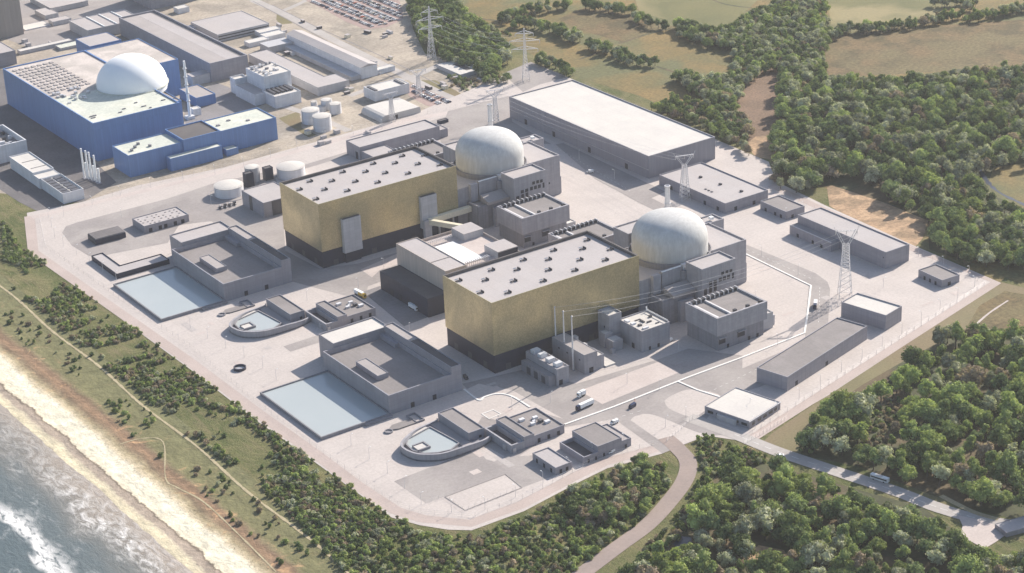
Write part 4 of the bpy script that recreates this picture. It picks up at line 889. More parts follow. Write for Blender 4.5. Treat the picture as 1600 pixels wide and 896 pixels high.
# bespoke: hexagonal plant group
r=empty('effluent_plant','white plant building with crowded roof and slatted lower wing beside the white tanks','plant building',(150,617,0))
block(r,rect(15,27,45,65),0,25,M['clad_white'],M['roof_white'],.6,.4); block(r,rect(0,21,14.98,62),0,11.2,M['clad_white'],M['roof_light'],.4,.4)
block(r,rect(11.4,0,40,26.9),0,12.3,M['clad_white'],M['roof_white'],.9,.4)
for k in range(5): MB().box(15+k*4.7,8,11.4,17.6+k*4.7,25,13.2).build('slatted_cooler',M['louvre'],r)
random.seed(11)
for k in range(26): 
    x=random.uniform(17,42);y=random.uniform(29,62); MB().box(x,y,24.4,x+random.uniform(1,3.5),y+random.uniform(1,3),25.2+random.random()*2.2).build('roof_unit',random.choice((M['steel'],M['clad_white'],M['concrete_dk'])),r)
block(r,rect(2,65.1,16,76),0,16,M['clad_white'],M['roof_white'],1.4,.4)
r=empty('u_shaped_stores','long low pale building with square end and dark court below the white pitched shed','store',(212,622,0))
block(r,[(0,0),(36,0),(36,27),(23,27),(23,146),(0,146)],0,9,M['clad_pale'],M['roof_light'],.4,.3)
r=empty('pitched_shed','long white shed with pitched roof and lean-to beside the sandy track','shed',(272,639,0))
mb=MB(); mb.box(0,0,0,19,155,12)
MBs=mb.build('wall',M['clad_white'],r)
mb=MB(); mb.poly([(-.4,-.4,12.02),(9.5,-.4,14.6),(9.5,155.4,14.6),(-.4,155.4,12.02)]); mb.poly([(9.5,-.4,14.6),(19.4,-.4,12.02),(19.4,155.4,12.02),(9.5,155.4,14.6)]); mb.poly([(-.4,-.4,12.02),(19.4,-.4,12.02),(9.5,-.4,14.6)]); mb.poly([(-.4,155.4,12.02),(9.5,155.4,14.6),(19.4,155.4,12.02)]); mb.build('pitched_roof',M['roof_light'],r)
MB().box(-11,2,0,-.05,150,4.2).build('lean_to',M['clad_pale'],r); MB().box(-30,140,0,-.05,160,7).build('end_wing',M['clad_pale'],r)
r=bld('white_hall','plain white flat roofed hall beside the rows of vans','hall',246,570,286,591,10,'clad_white','roof_white',.4)
for x in (2,33): MB().box(x,2,9.7,x+3,18,10.6).build('roof_unit',M['louvre'],r)
o=empty('polythene_shelter','rounded white roofed shelter with grey end in front of the white hall','shelter',(224,513,0))
mb=MB(); prof=[(-6,0),(-5.4,2.6),(-3,5.0),(0,6),(37,6),(38.5,5.2),(39,0)]
for k in range(len(prof)-1): mb.poly([(prof[k][0],0,prof[k][1]),(prof[k][0],37,prof[k][1]),(prof[k+1][0],37,prof[k+1][1]),(prof[k+1][0],0,prof[k+1][1])][::-1])
mb.poly([(x,0,z) for x,z in prof][::-1]); mb.poly([(x,37,z) for x,z in prof]); mb.build('shell',M['roof_white'],o)
MB().box(8,-.2,0,13,-.02,4).build('door',M['dark'],o)
# group of white tanks
for k,(q,w,h) in enumerate((((780,592),150,12.5),((877,655),155,14),((912,482),95,9.5),((985,515),100,9.5))):
    p0=G(24,(q[0]-w/2,q[1]));p1=G(24,(q[0]+w/2,q[1])); rad=math.dist(p0,p1)/2*.98; x,y=G(24,q)
    tank(x,y,rad,h,('larger','largest','smaller','small right hand')[k]+' white domed tank '+('at the back left of the group of four','at the front of the group of four','at the back of the group of four','next to the smaller one in the group of four')[k],'white tanks beside the blue service block')
for k,(q,rad) in enumerate((((805,462),3.2),((870,500),4))):
    x,y=G(24,q); tank(x,y,rad,5,('tiny white tank at the left of the pair of small tanks','low white tank between the larger and smaller white tanks')[k],'white tanks beside the blue service block')
# small cabins and containers scattered over the old yard
random.seed(31)
for kx,(q,n_) in enumerate((((520,210),7),((455,80),4),((600,110),6),((560,150),5),((700,130),6),((470,45),5),((330,150),5),((590,60),5),((60,70),5))):
    x,y=at(*q)
    for i_ in range(n_):
        xx=x+random.uniform(-26,26);yy=y+random.uniform(-26,26); w_,d_,h_=random.choice(((2.5,6,2.6),(6,2.5,2.6),(3,9,2.8),(5,5,3.4)))
        c_=random.choice(('clad_white','clad_pale','cream','louvre'))
        o=empty('site_cabin',{'clad_white':'white','clad_pale':'pale grey','cream':'cream','louvre':'dark grey'}[c_]+' cabin or container standing loose in the yard of the old station','cabin',(xx,yy,0),random.choice((0,.05,-.1,.2)),'%s cabins in the old station yard'%c_.replace('clad_','').replace('louvre','dark'))
        MB().box(0,0,0,w_,d_,h_).build('body',M[c_],o); MB().box(-.1,-.1,h_+.01,w_+.1,d_+.1,h_+.15).build('roof',M['roof_light'],o)
# bottom left corner: white roofed shore buildings
r=empty('shore_plant','white walled shore building with panelled roof at the seaward left edge','shore building',(-104.5,517,0))
block(r,rect(0,0,19.6,48.5),0,9.6,M['clad_white'],M['roof_white'],1.2,.5)
for a_ in range(2):
    for k in range(6): MB().box(1.4+a_*8.9,2+k*7.6,8.4,8.6+a_*8.9,8.2+k*7.6,8.9).build('solar_panel',M['louvre'],r)
block(r,rect(-1.5,48.52,18.5,62),0,9.8,M['clad_white'],M['roof_white'],.3,.4); block(r,rect(-1.5,62.02,18.5,117),0,11.6,M['clad_white'],M['roof_white'],.9,.5)
MB().box(2,75,10.7,17,75.4,11.2).build('roof_joint',M['roof_mid'],r); MB().box(2,95,10.7,17,95.4,11.2).build('roof_joint',M['roof_mid'],r)
r=bld('open_tank_house','open topped white building full of pipework at the far left edge','plant building',-135,652,-81,708,17,'clad_white','roof_grey',6,t=1.2)
random.seed(5)
for k in range(22): x=random.uniform(3,48);y=random.uniform(3,50); MB().box(x,y,11,x+random.uniform(2,5),y+random.uniform(1,3),12+random.random()*4).build('plant_unit',M['clad_white'] if k%3 else M['louvre'],r)
for k,(q,t) in enumerate((((790,590),28.5),((830,600),27.5),((860,610),27),((905,630),26))):
    x,y=G(26,q); o=empty('discharge_pipe',('first','second','third','fourth')[k]+' from the left of four tall white pipes by the blue building corner','pipe',(x,y,0),0,'tall white pipes')
    MB().tube((0,0,0),(0,0,t),.9,.8,n=10).build('shaft',M['white'],o,smooth=True); MB().tube((1.2,-3.5,0),(1.2,-3.5,t*.55),1.0,n=10).build('short_shaft',M['white'],o,smooth=True); MB().box(-1.5,-5,0,2.6,1.5,.8).build('footing',M['concrete'],o)
# slotted white building near the inland pylon
x,y=G(25,(850,335)); r=bld('slotted_roof_building','low white roofed building with a dark slot in its roof by the inland trees','low building',x,y,x+33,y+44,4,'clad_pale','roof_white',.4)
MB().box(13,8,3.6,20,34,3.75).build('roof_slot',M['roof_dark'],r)
r=small(28,(530,575),30,12,3.2,'bungalow roof with pale tiles at the bottom right corner by the forecourt','clad','roof_light','house','house'); r.rotation_euler=(0,0,R(-12))

# ------------------------------------------------------------------ pylons
def pylon(x,y,h,label,kind='cross',rot=0,w=7.5):
    o=empty('pylon',label,'pylon',(x,y,0),rot,'lattice pylons'); m_=M['steel_pale']
    T=[(0,w/2),(h*.33,w*.30),(h*.62,w*.16),(h,w*.06)] if kind=='cross' else [(0,w*.55),(h*.62,w*.28),(h*.75,w*.26)]
    def half(z):
        for (a,b),(c,d) in zip(T,T[1:]):
            if z<=c: return b+(d-b)*(z-a)/(c-a)
        return T[-1][1]
    top=T[-1][0]
    for sx in (-1,1):
        for sy in (-1,1):
            mb=MB()
            for (a,b),(c,d) in zip(T,T[1:]): mb.tube((sx*b,sy*b,a),(sx*d,sy*d,c),.22,n=4)
            mb.build('leg',m_,o)
    mb=MB(); z=0; step=h*.10
    while z<top-.5:
        z2=min(z+step,top); a=half(z);b=half(z2)
        for (p,q) in (((-1,-1),(1,-1)),((1,-1),(1,1)),((1,1),(-1,1)),((-1,1),(-1,-1))):
            mb.tube((p[0]*a,p[1]*a,z),(q[0]*b,q[1]*b,z2),.11,n=4); mb.tube((q[0]*a,q[1]*a,z),(p[0]*b,p[1]*b,z2),.11,n=4); mb.tube((p[0]*b,p[1]*b,z2),(q[0]*b,q[1]*b,z2),.14,n=4)
        z=z2; step=max(step*.9,h*.035)
    mb.build('lattice',m_,o); arms=[]
    if kind=='cross':
        for zf,l in ((.60,13),(.76,15),(.90,9)):
            z=h*zf; a=half(z); mb=MB()
            for s in (-1,1):
                for yy in (-a,a): mb.tube((s*a,yy,z),(s*l,0,z+.3),.2,n=4); mb.tube((s*a,yy,z+3),(s*l,0,z+.3),.17,n=4)
                for k in range(1,4): t=k/4; mb.tube((s*(a+(l-a)*t),-a*(1-t),z+.1),(s*(a+(l-a)*t),0,z+3*(1-t)),.12,n=4)
                arms.append((s*l,0,z))
            mb.build('cross_arm',m_,o)
            mb=MB()
            for s in (-1,1): mb.tube((s*l,0,z),(s*l,0,z-3.2),.28,n=6)
            mb.build('insulator',M['steel'],o)
    else:
        for s in (-1,1):
            mb=MB()
            mb.tube((s*w*.26,0,top),(s*8,-.6,h*.95),.28,n=4); mb.tube((s*w*.1,0,top),(s*7,.6,h*.97),.24,n=4); mb.tube((s*8,0,h*.95),(s*9.5,0,h*1.02),.2,n=4)
            for k in range(4): t=k/4; mb.tube((s*(2+5.6*t),0,top+(h*.95-top)*t),(s*(.8+7*t),0,top+(h*.95-top)*(t+.2)),.14,n=4)
            mb.build('horn',m_,o)
        mb=MB(); 
        for yy in (-.7,.7): mb.tube((-8,yy,h*.95),(8,yy,h*.95),.2,n=4)
        for k in range(12): mb.tube((-8+k*1.33,-.7 if k%2 else .7,h*.95),(-8+(k+1)*1.33,.7 if k%2 else -.7,h*.95),.12,n=4)
        mb.build('cross_arm',m_,o); arms=[(-8,0,h*.95),(0,0,h*.95),(8,0,h*.95)]
        mb=MB(); 
        for a in arms: mb.tube((a[0],0,a[2]),(a[0],0,a[2]-3),.25,n=5)
        mb.build('insulator',M['steel'],o)
    c,s=math.cos(rot),math.sin(rot); return [(x+a[0]*c-a[1]*s,y+a[0]*s+a[1]*c,a[2]-3) for a in arms]
x,y=at(675,95); pA=pylon(x,y,58,'lattice pylon in front of the dark trees by the car park',rot=R(-10))
x,y=at(822,126); pB=pylon(x,y,54,'lattice pylon with wide white arms on the gravel yard behind the long warehouse',rot=R(-33))
x,y=at(1070,312); pC=pylon(x,y,42,'latticed gantry tower standing before the workshop behind the nearer dome','horn',rot=R(-20),w=7)
x,y=at(1320,464); pD=pylon(x,y,57,'lattice pylon with spread horns beside the store at the right of the site','horn',rot=R(-35),w=9)
x,y=at(775,192); pE=pylon(x,y,34,'thin lattice pylon beside the stack behind the farther dome','horn',rot=R(-20),w=5)
x,y=at(655,150); pF=pylon(x,y,28,'short lattice pylon beside the rows of vans','horn',rot=R(-20),w=5)
x,y=at(613,190); pG=pylon(x,y,30,'thin lattice tower standing in front of the rounded white shelter','horn',rot=R(0),w=4.5)
def wires(name,label,pairs,sag,rad=.075):
    o=None; mb=MB()
    for a,b in pairs:
        a=Vector(a);b=Vector(b); N=14; pr=None
        for k in range(N+1):
            t=k/N; p=a.lerp(b,t); p.z-=sag*4*t*(1-t)
            if pr is not None: mb.tube(pr,p,rad,n=4,cap=False)
            pr=p
    tag(mb.build(name,M['steel_pale']),label,'power line','overhead power lines')
wires('overhead_line','three thin pale power lines from the tall poles to the horned pylon',[((x,y,h-.5),pD[min(i,2)]) for i,(x,y,h) in enumerate(poles)],9)
wires('overhead_line','thin power lines between the gantry tower and the thin pylon behind the domes',list(zip(pC,pE)),7,.06)
wires('overhead_line','thin power lines running from the gravel yard pylon to the pylon by the dark trees',list(zip(pB,pA)),8,.06)

# ------------------------------------------------------------------ vehicles
def car_mesh(col,nm='car_body'):
    mb=MB(); m_=[M[col],M['glass'],M['black']]
    prof=[(-2.2,.35),(-2.25,.85),(-1.9,1.0),(-1.35,1.08),(-.7,1.5),(.7,1.52),(1.35,1.1),(2.1,1.0),(2.2,.4)]
    b=len(mb.v); n=len(prof); mb.v+=[(x,-.88,z) for x,z in prof]+[(x,.88,z) for x,z in prof]
    for i in range(n):
        j=(i+1)%n; mb.f.append((b+i,b+n+i,b+n+j,b+j)); mb.mi.append(1 if i in (3,5) else 0)
    mb.f.append(tuple(b+i for i in range(n))); mb.mi.append(0); mb.f.append(tuple(b+n+n-1-i for i in range(n))); mb.mi.append(0)
    mb.m=1; mb.box(-1.1,-.9,1.1,1.1,.9,1.42)
    mb.m=2
    for x in (-1.35,1.4):
        for y in (-.9,.72): mb.tube((x,y,.34),(x,y+.18,.34),.34,n=10)
    return mb,m_
cm={}
for c in ('white','steel','navy','louvre','orange','cream'):
    mb,m_=car_mesh(c); o=mb.build('car',m_); cm[c]=o.data; bpy.data.objects.remove(o)
def car(x,y,rot,c,label,group=None,s=1.0,z=.1):
    o=bpy.data.objects.new('car',cm[c]); C.objects.link(o); o.location=(x,y,z); o.rotation_euler=(0,0,rot); o.scale=(s,s,s); return tag(o,label,'car',group)
def inpoly(x,y,p):
    c=False; n=len(p)
    for i in range(n):
        a,b=p[i],p[i-1]
        if (a[1]>y)!=(b[1]>y) and x<(b[0]-a[0])*(y-a[1])/(b[1]-a[1])+a[0]: c=not c
    return c
random.seed(21)
cpk=A((470,-6),(509,14),(542,30),(573,43),(602,40),(627,28),(625,10),(612,-14),(520,-14))
xs=[p[0] for p in cpk]; ys=[p[1] for p in cpk]; cand=[]
CN={'white':'white','steel':'silver','navy':'dark blue','louvre':'black','orange':'red','cream':'cream'}
x=min(xs); row=0
while x<max(xs):
    y=min(ys)
    while y<max(ys):
        if inpoly(x,y,cpk) and random.random()<.86: cand.append((x+random.uniform(-.3,.3),y))
        y+=2.9
    row+=1; x+= 5.6 if row%2 else 10.5
cand.sort(key=lambda p:dist(*p)); cand=cand[:280]
for x,y in cand:
    c=random.choices(('white','steel','navy','louvre','orange','cream'),(6,5,3,3,.5,1.2))[0]
    car(x,y,random.choice((0,PI)),c,CN[c]+' car in a row of the big car park at the top','%s cars in the big car park'%CN[c])
cp2=GL(25,[(440,400),(480,395),(815,545),(700,570),(570,545),(430,470)])
x=min(p[0] for p in cp2); row=0
while x<max(p[0] for p in cp2):
    y=min(p[1] for p in cp2)
    while y<max(p[1] for p in cp2):
        if inpoly(x,y,cp2) and random.random()<.8:
            c=random.choice(('white','white','steel','navy')); car(x,y,0,c,CN[c]+' car in the small car park beside the white hall','%s cars by the white hall'%CN[c],s=1.15)
        y+=3.6
    x+=9
def wheels(o,xs,ry,rad=.5):
    for x in xs:
        for s in (-1,1): MB().tube((x,s*ry-.15,rad),(x,s*ry+.15,rad),rad,n=12).build('wheel',M['black'],o)
def lorry(x,y,rot,label,cab='navy',box='white',L=12.5,group=None):
    o=empty('lorry',label,'lorry',(x,y,.07),rot,group)
    mb=MB(); mb.prism([(0,-1.25),(2.2,-1.25),(2.2,1.25),(0,1.25)],.5,3.2); mb.box(.2,-1.1,3.2,2.2,1.1,3.8); c=mb.build('cab',M[cab],o); MB().box(-.06,-1.1,1.8,-.01,1.1,2.9).build('windscreen',M['glass'],c)
    MB().box(2.5,-1.1,.7,L+2.5,1.1,1.15).build('chassis',M['black'],o); MB().box(2.7,-1.3,1.17,L+2.7,1.3,4.1).build('trailer_box',M[box],o)
    wheels(o,(1.1,4.2,L-1.2,L,L+1.2),1.1); return o
def dirp(p,q): return math.atan2(q[1]-p[1],q[0]-p[0])
a=at(901,643);b=at(934,628); lorry(*a,dirp(a,b),'articulated lorry with white trailer and dark blue cab on the road below the nearer hall')
a=at(571,467);b=at(536,449); o=lorry(*a,dirp(a,b),'lorry with yellow cab and white box near the farther forebay building','yellow','white',11)
MB().box(2.75,-1.35,1.15,8,1.35,3.6).build('yellow_side',M['yellow'],o)
a=at(652,487);b=at(632,475); lorry(*a,dirp(a,b),'white lorry parked in the shaded yard beside the dark maintenance store','white','clad_white' if 0 else 'white',8)
a=at(903,622);b=at(916,616); o=lorry(*a,dirp(a,b),'small white lorry parked above the white articulated lorry','white','white',4)
a=at(1273,484);b=at(1276,470); lorry(*a,dirp(a,b),'dark lorry with pale blue box on the loop road by the pylon','navy','steel_pale',7)
def van(x,y,rot,c,label,s=1.0,group=None):
    o=empty('van',label,'van',(x,y,.1),rot,group); mb=MB(); prof=[(-2.7,.4),(-2.75,1.2),(-2.0,1.5),(-1.3,2.3),(2.7,2.35),(2.75,.4)]
    n=6; mb.v+=[(x_,-1,z) for x_,z in prof]+[(x_,1,z) for x_,z in prof]
    for i in range(n): j=(i+1)%n; mb.f.append((i,n+i,n+j,j)); mb.mi.append(0)
    mb.f.append(tuple(range(n))); mb.f.append(tuple(range(2*n-1,n-1,-1))); mb.mi+=[0,0]
    mb.build('body',M[c],o); MB().box(-2.0,-1.02,1.5,-.6,1.02,2.1).build('cab_window',M['glass'],o); wheels(o,(-1.7,1.7),.95,.38); o.scale=(s,s,s); return o
x,y=at(988,637); van(x,y,R(15),'navy','dark blue van crossing the road junction above the pale paved island',1.15)
x,y=at(960,662); van(x,y,R(0),'white','white van behind the stepped grey office block',1.1)
x,y=at(955,708); van(x,y,R(5),'white','white van beside the front wall of the stepped office block',1.0)
x,y=at(1046,534); van(x,y,R(5),'white','white van by the corner of the square auxiliary building',1.0)
x,y=at(922,270); van(x,y,R(-30),'white','white van on the pale road beside the long warehouse',1.1)
x,y=at(728,592); van(x,y,R(80),'louvre','dark van in the shade beside the raised block of the nearer pumping station',1.0)
x,y=at(1219,714); car(x,y,R(-28),'white','white car leaving along the access road','cars on the access road',1.2)
a=at(1361,747);b=at(1392,757)
o=empty('coach','white coach driving along the access road between the woods','bus',(*a,.1),dirp(a,b))
mb=MB(); mb.box(0,-1.4,.5,12.5,1.4,3.5); mb.build('body',M['white'],o); MB().box(.4,-1.43,1.7,12,1.43,2.6).build('window_band',M['glass'],o); MB().box(4,-.9,3.5,8,.9,3.75).build('roof_unit',M['steel'],o); wheels(o,(2.4,9.8),1.25,.5)
# round dark chamber on the seaward paving
x,y=at(375,577)
o=empty('shaft_ring','small dark round open shaft standing alone on the seaward paving','shaft',(x,y,0)); MB().lathe([(4.6,0),(4.6,2.0),(3.8,2.0),(3.8,.3)],n=28).build('rim',M['clad_dark'],o,smooth=False); MB().lathe([(3.75,.1),(3.75,.6),(.2,.6)],n=28).build('cover',M['steel'],o)
# people-sized marker post seen by the junction
x,y=at(992,628); o=empty('marker_post','thin red and white marker post behind the dark blue van','post',(x,y,0)); MB().tube((0,0,0),(0,0,2.6),.16,n=6).build('post',M['orange'],o)

# ------------------------------------------------------------------ lamp posts and fences
lm=MB(); lm.tube((0,0,0),(0,0,8.5),.15,.09,n=6); lpm=lm.build('post',M['steel_pale']); hm=MB(); hm.tube((0,0,8.4),(1.5,0,8.7),.07,n=5); hm.box(1.0,-.22,8.62,2.0,.22,8.82); hdm=hm.build('lamp_head',M['white'])
lp_mesh,hd_mesh=lpm.data,hdm.data; bpy.data.objects.remove(lpm); bpy.data.objects.remove(hdm)
def lamp(x,y,rot,label,group,s=1.0):
    if -149.5<x<-90 and (-10<y<80 or 234<y<324): return
    o=empty('street_lamp',label,'lamp post',(x,y,.05),rot,group); o.scale=(s,s,s)
    for n_,me in (('post',lp_mesh),('lamp_head',hd_mesh)):
        c=bpy.data.objects.new(n_,me); C.objects.link(c); c.parent=o
def walk(pts,step):
    out=[]; rem=0
    for a,b in zip(pts,pts[1:]):
        a=Vector(a);b=Vector(b);L=(b-a).length; s=rem
        while s<L: out.append((*(a+(b-a)*(s/L)),math.atan2(b.y-a.y,b.x-a.x))); s+=step
        rem=s-L
    return out
innL=A((76,340),(88,378),(120,398),(210,458),(300,515),(420,580),(470,640),(540,690),(600,735),(640,770),(665,795),(735,806),(800,780),(870,745),(925,712),(1000,690))
innR=A((1180,670),(1290,598),(1480,478),(1535,440),(1421,395),(1320,360),(1215,310))
innT=A((100,338),(205,300),(350,270),(500,222),(640,192))
for nm,pts,st in (('seaward side',innL,24),('inland side',innR,26),('old station side',innT,30)):
    for x,y,r_ in walk(pts,st): lamp(x,y,r_+PI/2,'slim pale lamp post along the perimeter on the '+nm,'lamp posts on the '+nm)
for k,(q,cl) in enumerate((((1247,430),'loop road'),((1215,540),'loop road'),((1190,400),'loop road'),((980,600),'yard below the nearer hall'),((1030,610),'yard below the nearer hall'),((860,630),'yard below the nearer hall'),((800,640),'yard below the nearer hall'),((1060,548),'yard below the nearer hall'),((1140,535),'yard below the nearer hall'),((1172,640),'gate plaza'),((1040,668),'gate plaza'),((1072,655),'gate plaza'),((600,420),'road between the halls'),((560,450),'road between the halls'),((640,520),'road between the halls'),((690,470),'road between the halls'),((905,250),'warehouse road'),((960,280),'warehouse road'),((1230,340),'workshop apron'),((1180,470),'workshop apron'),((1380,450),'workshop apron'),((480,470),'road between the halls'),((420,440),'road between the halls'),((270,395),'sea wall road loop'),((190,340),'sea wall road loop'),((330,320),'sea wall road loop'))):
    x,y=at(*q); lamp(x,y,R(k*70%360),'slim pale lamp post standing on the '+cl,'lamp posts on the '+cl)
def fence(pts,label,step,h=3.4):
    p0=pts[0]; o=empty('security_fence',label,'fence',(p0[0],p0[1],0),0)
    w=walk(pts,step)[:96]
    pm=MB(); pm.tube((0,0,0),(0,0,h),.08,n=5); tm=pm.build('post',M['steel']); me=tm.data; bpy.data.objects.remove(tm)
    for x,y,_ in w:
        c=bpy.data.objects.new('post',me); C.objects.link(c); c.parent=o; c.location=(x-p0[0],y-p0[1],0)
    mb=MB()
    for a,b in zip(pts,pts[1:]):
        for z in (h*.15,h*.55,h*.95): mb.tube((a[0]-p0[0],a[1]-p0[1],z),(b[0]-p0[0],b[1]-p0[1],z),.035,n=3,cap=False)
    mb.build('wire',M['steel'],o)
fence(A((62,340),(72,388),(300,545),(398,628),(492,700),(560,748),(620,790),(662,803),(735,810),(812,782),(892,740),(942,716),(1028,694)),'wire security fence along the seaward and southern edge',9)
fence(A((1176,678),(1290,605),(1540,445),(1421,391),(1285,332),(1208,296)),'wire security fence along the inland right hand edge',10)
fence(A((132,322),(205,296),(350,262),(500,215),(640,184),(795,152)),'wire security fence between the old and new stations',10)
fence(A((829,99),(884,121),(1115,219)),'wire fence behind the long warehouse',12)
fence(GL(11,[(250,730),(370,690),(490,775),(820,640)]),'wire fence around the pale fenced plot at the bottom of the site',5,2.6)
fence(GL(19,[(580,275),(650,215),(700,170),(760,150)]),'gate fence across the access road entrance',4,2.8)
fence(GL(19,[(945,285),(1030,240),(1150,165)]),'short gate fence beside the wide entrance building',4,2.8)
# ------------------------------------------------------------------ vegetation
def leafmat(name,c,c2,tr=.24):
    m,nt,ns,ls=new(name)
    g=ns.new('ShaderNodeNewGeometry'); oi=ns.new('ShaderNodeObjectInfo')
    tc=ns.new('ShaderNodeTexCoord'); r0_=mapr(ns,ls,g.outputs['Random Per Island'],0,1,.0,.45); r1_=mapr(ns,ls,tex(ns,ls,tc.outputs['Object'],.42,3,.5),.40,.60,0,.55); ad=nd(ns,'ShaderNodeMath',operation='ADD'); ls.new(r0_,ad.inputs[0]); ls.new(r1_,ad.inputs[1]); r=ad.outputs[0]
    col=mixc(ns,ls,'MIX',r,c,c2)
    v=mapr(ns,ls,oi.outputs['Random'],0,1,.68,1.32); cc=ns.new('ShaderNodeCombineColor'); [ls.new(v,cc.inputs[i]) for i in range(3)]
    col=mixc(ns,ls,'MULTIPLY',1.0,col,cc.outputs[0])
    d=ns.new('ShaderNodeBsdfDiffuse'); t=ns.new('ShaderNodeBsdfTranslucent'); ls.new(col,d.inputs[0])
    t2=mixc(ns,ls,'MULTIPLY',1.0,col,(1.25,1.35,.75)); ls.new(t2,t.inputs[0])
    mx=ns.new('ShaderNodeMixShader'); mx.inputs[0].default_value=tr; ls.new(d.outputs[0],mx.inputs[1]); ls.new(t.outputs[0],mx.inputs[2])
    o=ns.new('ShaderNodeOutputMaterial'); ls.new(mx.outputs[0],o.inputs[0]); return m
LC={'dark green':leafmat('dark_green_leaves',(0.091, 0.125, 0.061),(0.223, 0.264, 0.123)),
    'mid green':leafmat('mid_green_leaves',(0.132, 0.176, 0.072),(0.348, 0.392, 0.16)),
    'bright green':leafmat('bright_green_leaves',(0.168, 0.215, 0.074),(0.408, 0.452, 0.179)),
    'grey green':leafmat('grey_green_leaves',(0.191, 0.2, 0.138),(0.514, 0.513, 0.362)),
    'brownish':leafmat('brownish_leaves',(0.199, 0.16, 0.116),(0.414, 0.328, 0.247))}
def crown_mesh(name,mat,rad,hgt,clumps,leaves,base,seed,leaf=.55,cone=0.0):
    """irregular crown of uneven leaf clumps: noisy low-poly cores wrapped in loose leaf-sized faces"""
    rnd=random.Random(seed); mb=MB(); bm=bmesh.new(); bmesh.ops.create_icosphere(bm,subdivisions=1,radius=1); bm.verts.ensure_lookup_table()
    iv=[v.co.copy() for v in bm.verts]; jf=[[v.index for v in f.verts] for f in bm.faces]; bm.free()
    cl=[]
    for k in range(clumps):
        t=rnd.random(); a=rnd.random()*2*PI; u=rnd.uniform(-.55,1)
        s=math.sqrt(max(0,1-u*u)); rr=rad*(.42+.33*rnd.random()); taper=1-cone*max(0,u)
        c=Vector((math.cos(a)*s*rr*taper,math.sin(a)*s*rr*taper,base+hgt*.5+u*hgt*.40)); cr=rad*rnd.uniform(.26,.5)*(1-.4*cone*max(0,u)); cl.append((c,cr))
    cl.append((Vector((0,0,base+hgt*.45)),rad*.55))
    for c,cr in cl:
        b=len(mb.v); off=rnd.random()*50
        for v in iv:
            n_=.72+.42*noise.noise(v*1.6+Vector((off,0,0))); mb.v.append(tuple(c+Vector((v.x,v.y,v.z*.85))*cr*n_))
        for f in jf: mb.f.append(tuple(b+i for i in f)); mb.mi.append(0)
    for k in range(leaves):
        c,cr=cl[rnd.randrange(len(cl))]
        d=Vector((rnd.gauss(0,1),rnd.gauss(0,1),rnd.gauss(.35,1))).normalized(); p=c+d*cr*rnd.uniform(.8,1.1)
        nrm=(d+Vector((rnd.gauss(0,.5),rnd.gauss(0,.5),rnd.gauss(0,.5)))).normalized(); a=nrm.orthogonal().normalized(); q=nrm.cross(a); ss=leaf*rnd.uniform(.6,1.4)
        th=rnd.random()*PI; a,q=a*math.cos(th)+q*math.sin(th),q*math.cos(th)-a*math.sin(th)
        b=len(mb.v); mb.v+=[tuple(p+a*ss),tuple(p+q*ss*.7+nrm*.12*ss),tuple(p-a*ss),tuple(p-q*ss*.7)]; mb.f.append((b,b+1,b+2,b+3)); mb.mi.append(0)
    me=bpy.data.meshes.new(name); me.from_pydata(mb.v,[],mb.f); me.materials.append(mat); me.update(); return me
def trunk_mesh(h,r,seed):
    rnd=random.Random(seed); mb=MB(); top=Vector((rnd.uniform(-.4,.4),rnd.uniform(-.4,.4),h*.55)); mb.tube((0,0,-.2),top,r,r*.6,n=7)
    for k in range(5):
        a=rnd.random()*2*PI; mb.tube(top-Vector((0,0,rnd.uniform(0,h*.2))),top+Vector((math.cos(a)*h*.22,math.sin(a)*h*.22,h*rnd.uniform(.12,.3))),r*.4,r*.15,n=5)
    me=bpy.data.meshes.new('trunk'); me.from_pydata(mb.v,[],mb.f); me.materials.append(M['bark']); return me
TR={}; SHB={}
for ci,(cn,cm_) in enumerate(LC.items()):
    TR[cn]=[(crown_mesh('crown',cm_,*(g),seed=ci*10+k,leaf=.46,cone=cn_),trunk_mesh(9.5,.34,k)) for k,(g,cn_) in enumerate((((5.0,8.6,11,900,1.8),0),((6.0,7.4,13,1050,1.8),0),((4.0,9.4,10,760,1.8),.5)))]
    SHB[cn]=[crown_mesh('shrub',cm_,*(g),seed=100+ci*10+k,leaf=.34) for k,g in enumerate(((2.0,3.0,6,260,-.4),(2.6,2.6,7,300,-.4)))]
stuffcol={}
def protos(key,meshes):
    c=bpy.data.collections.new(key); 
    for i,me in enumerate(meshes):
        o=bpy.data.objects.new('foliage_source',me); c.objects.link(o)
    return c
def merged(crown,trunk):
    bm=bmesh.new(); bm.from_mesh(crown); n=len(bm.faces); bm.from_mesh(trunk); bm.faces.ensure_lookup_table()
    for f in bm.faces[n:]: f.material_index=1
    me=bpy.data.meshes.new('tree_shape'); bm.to_mesh(me); bm.free(); me.materials.append(crown.materials[0]); me.materials.append(M['bark']); return me
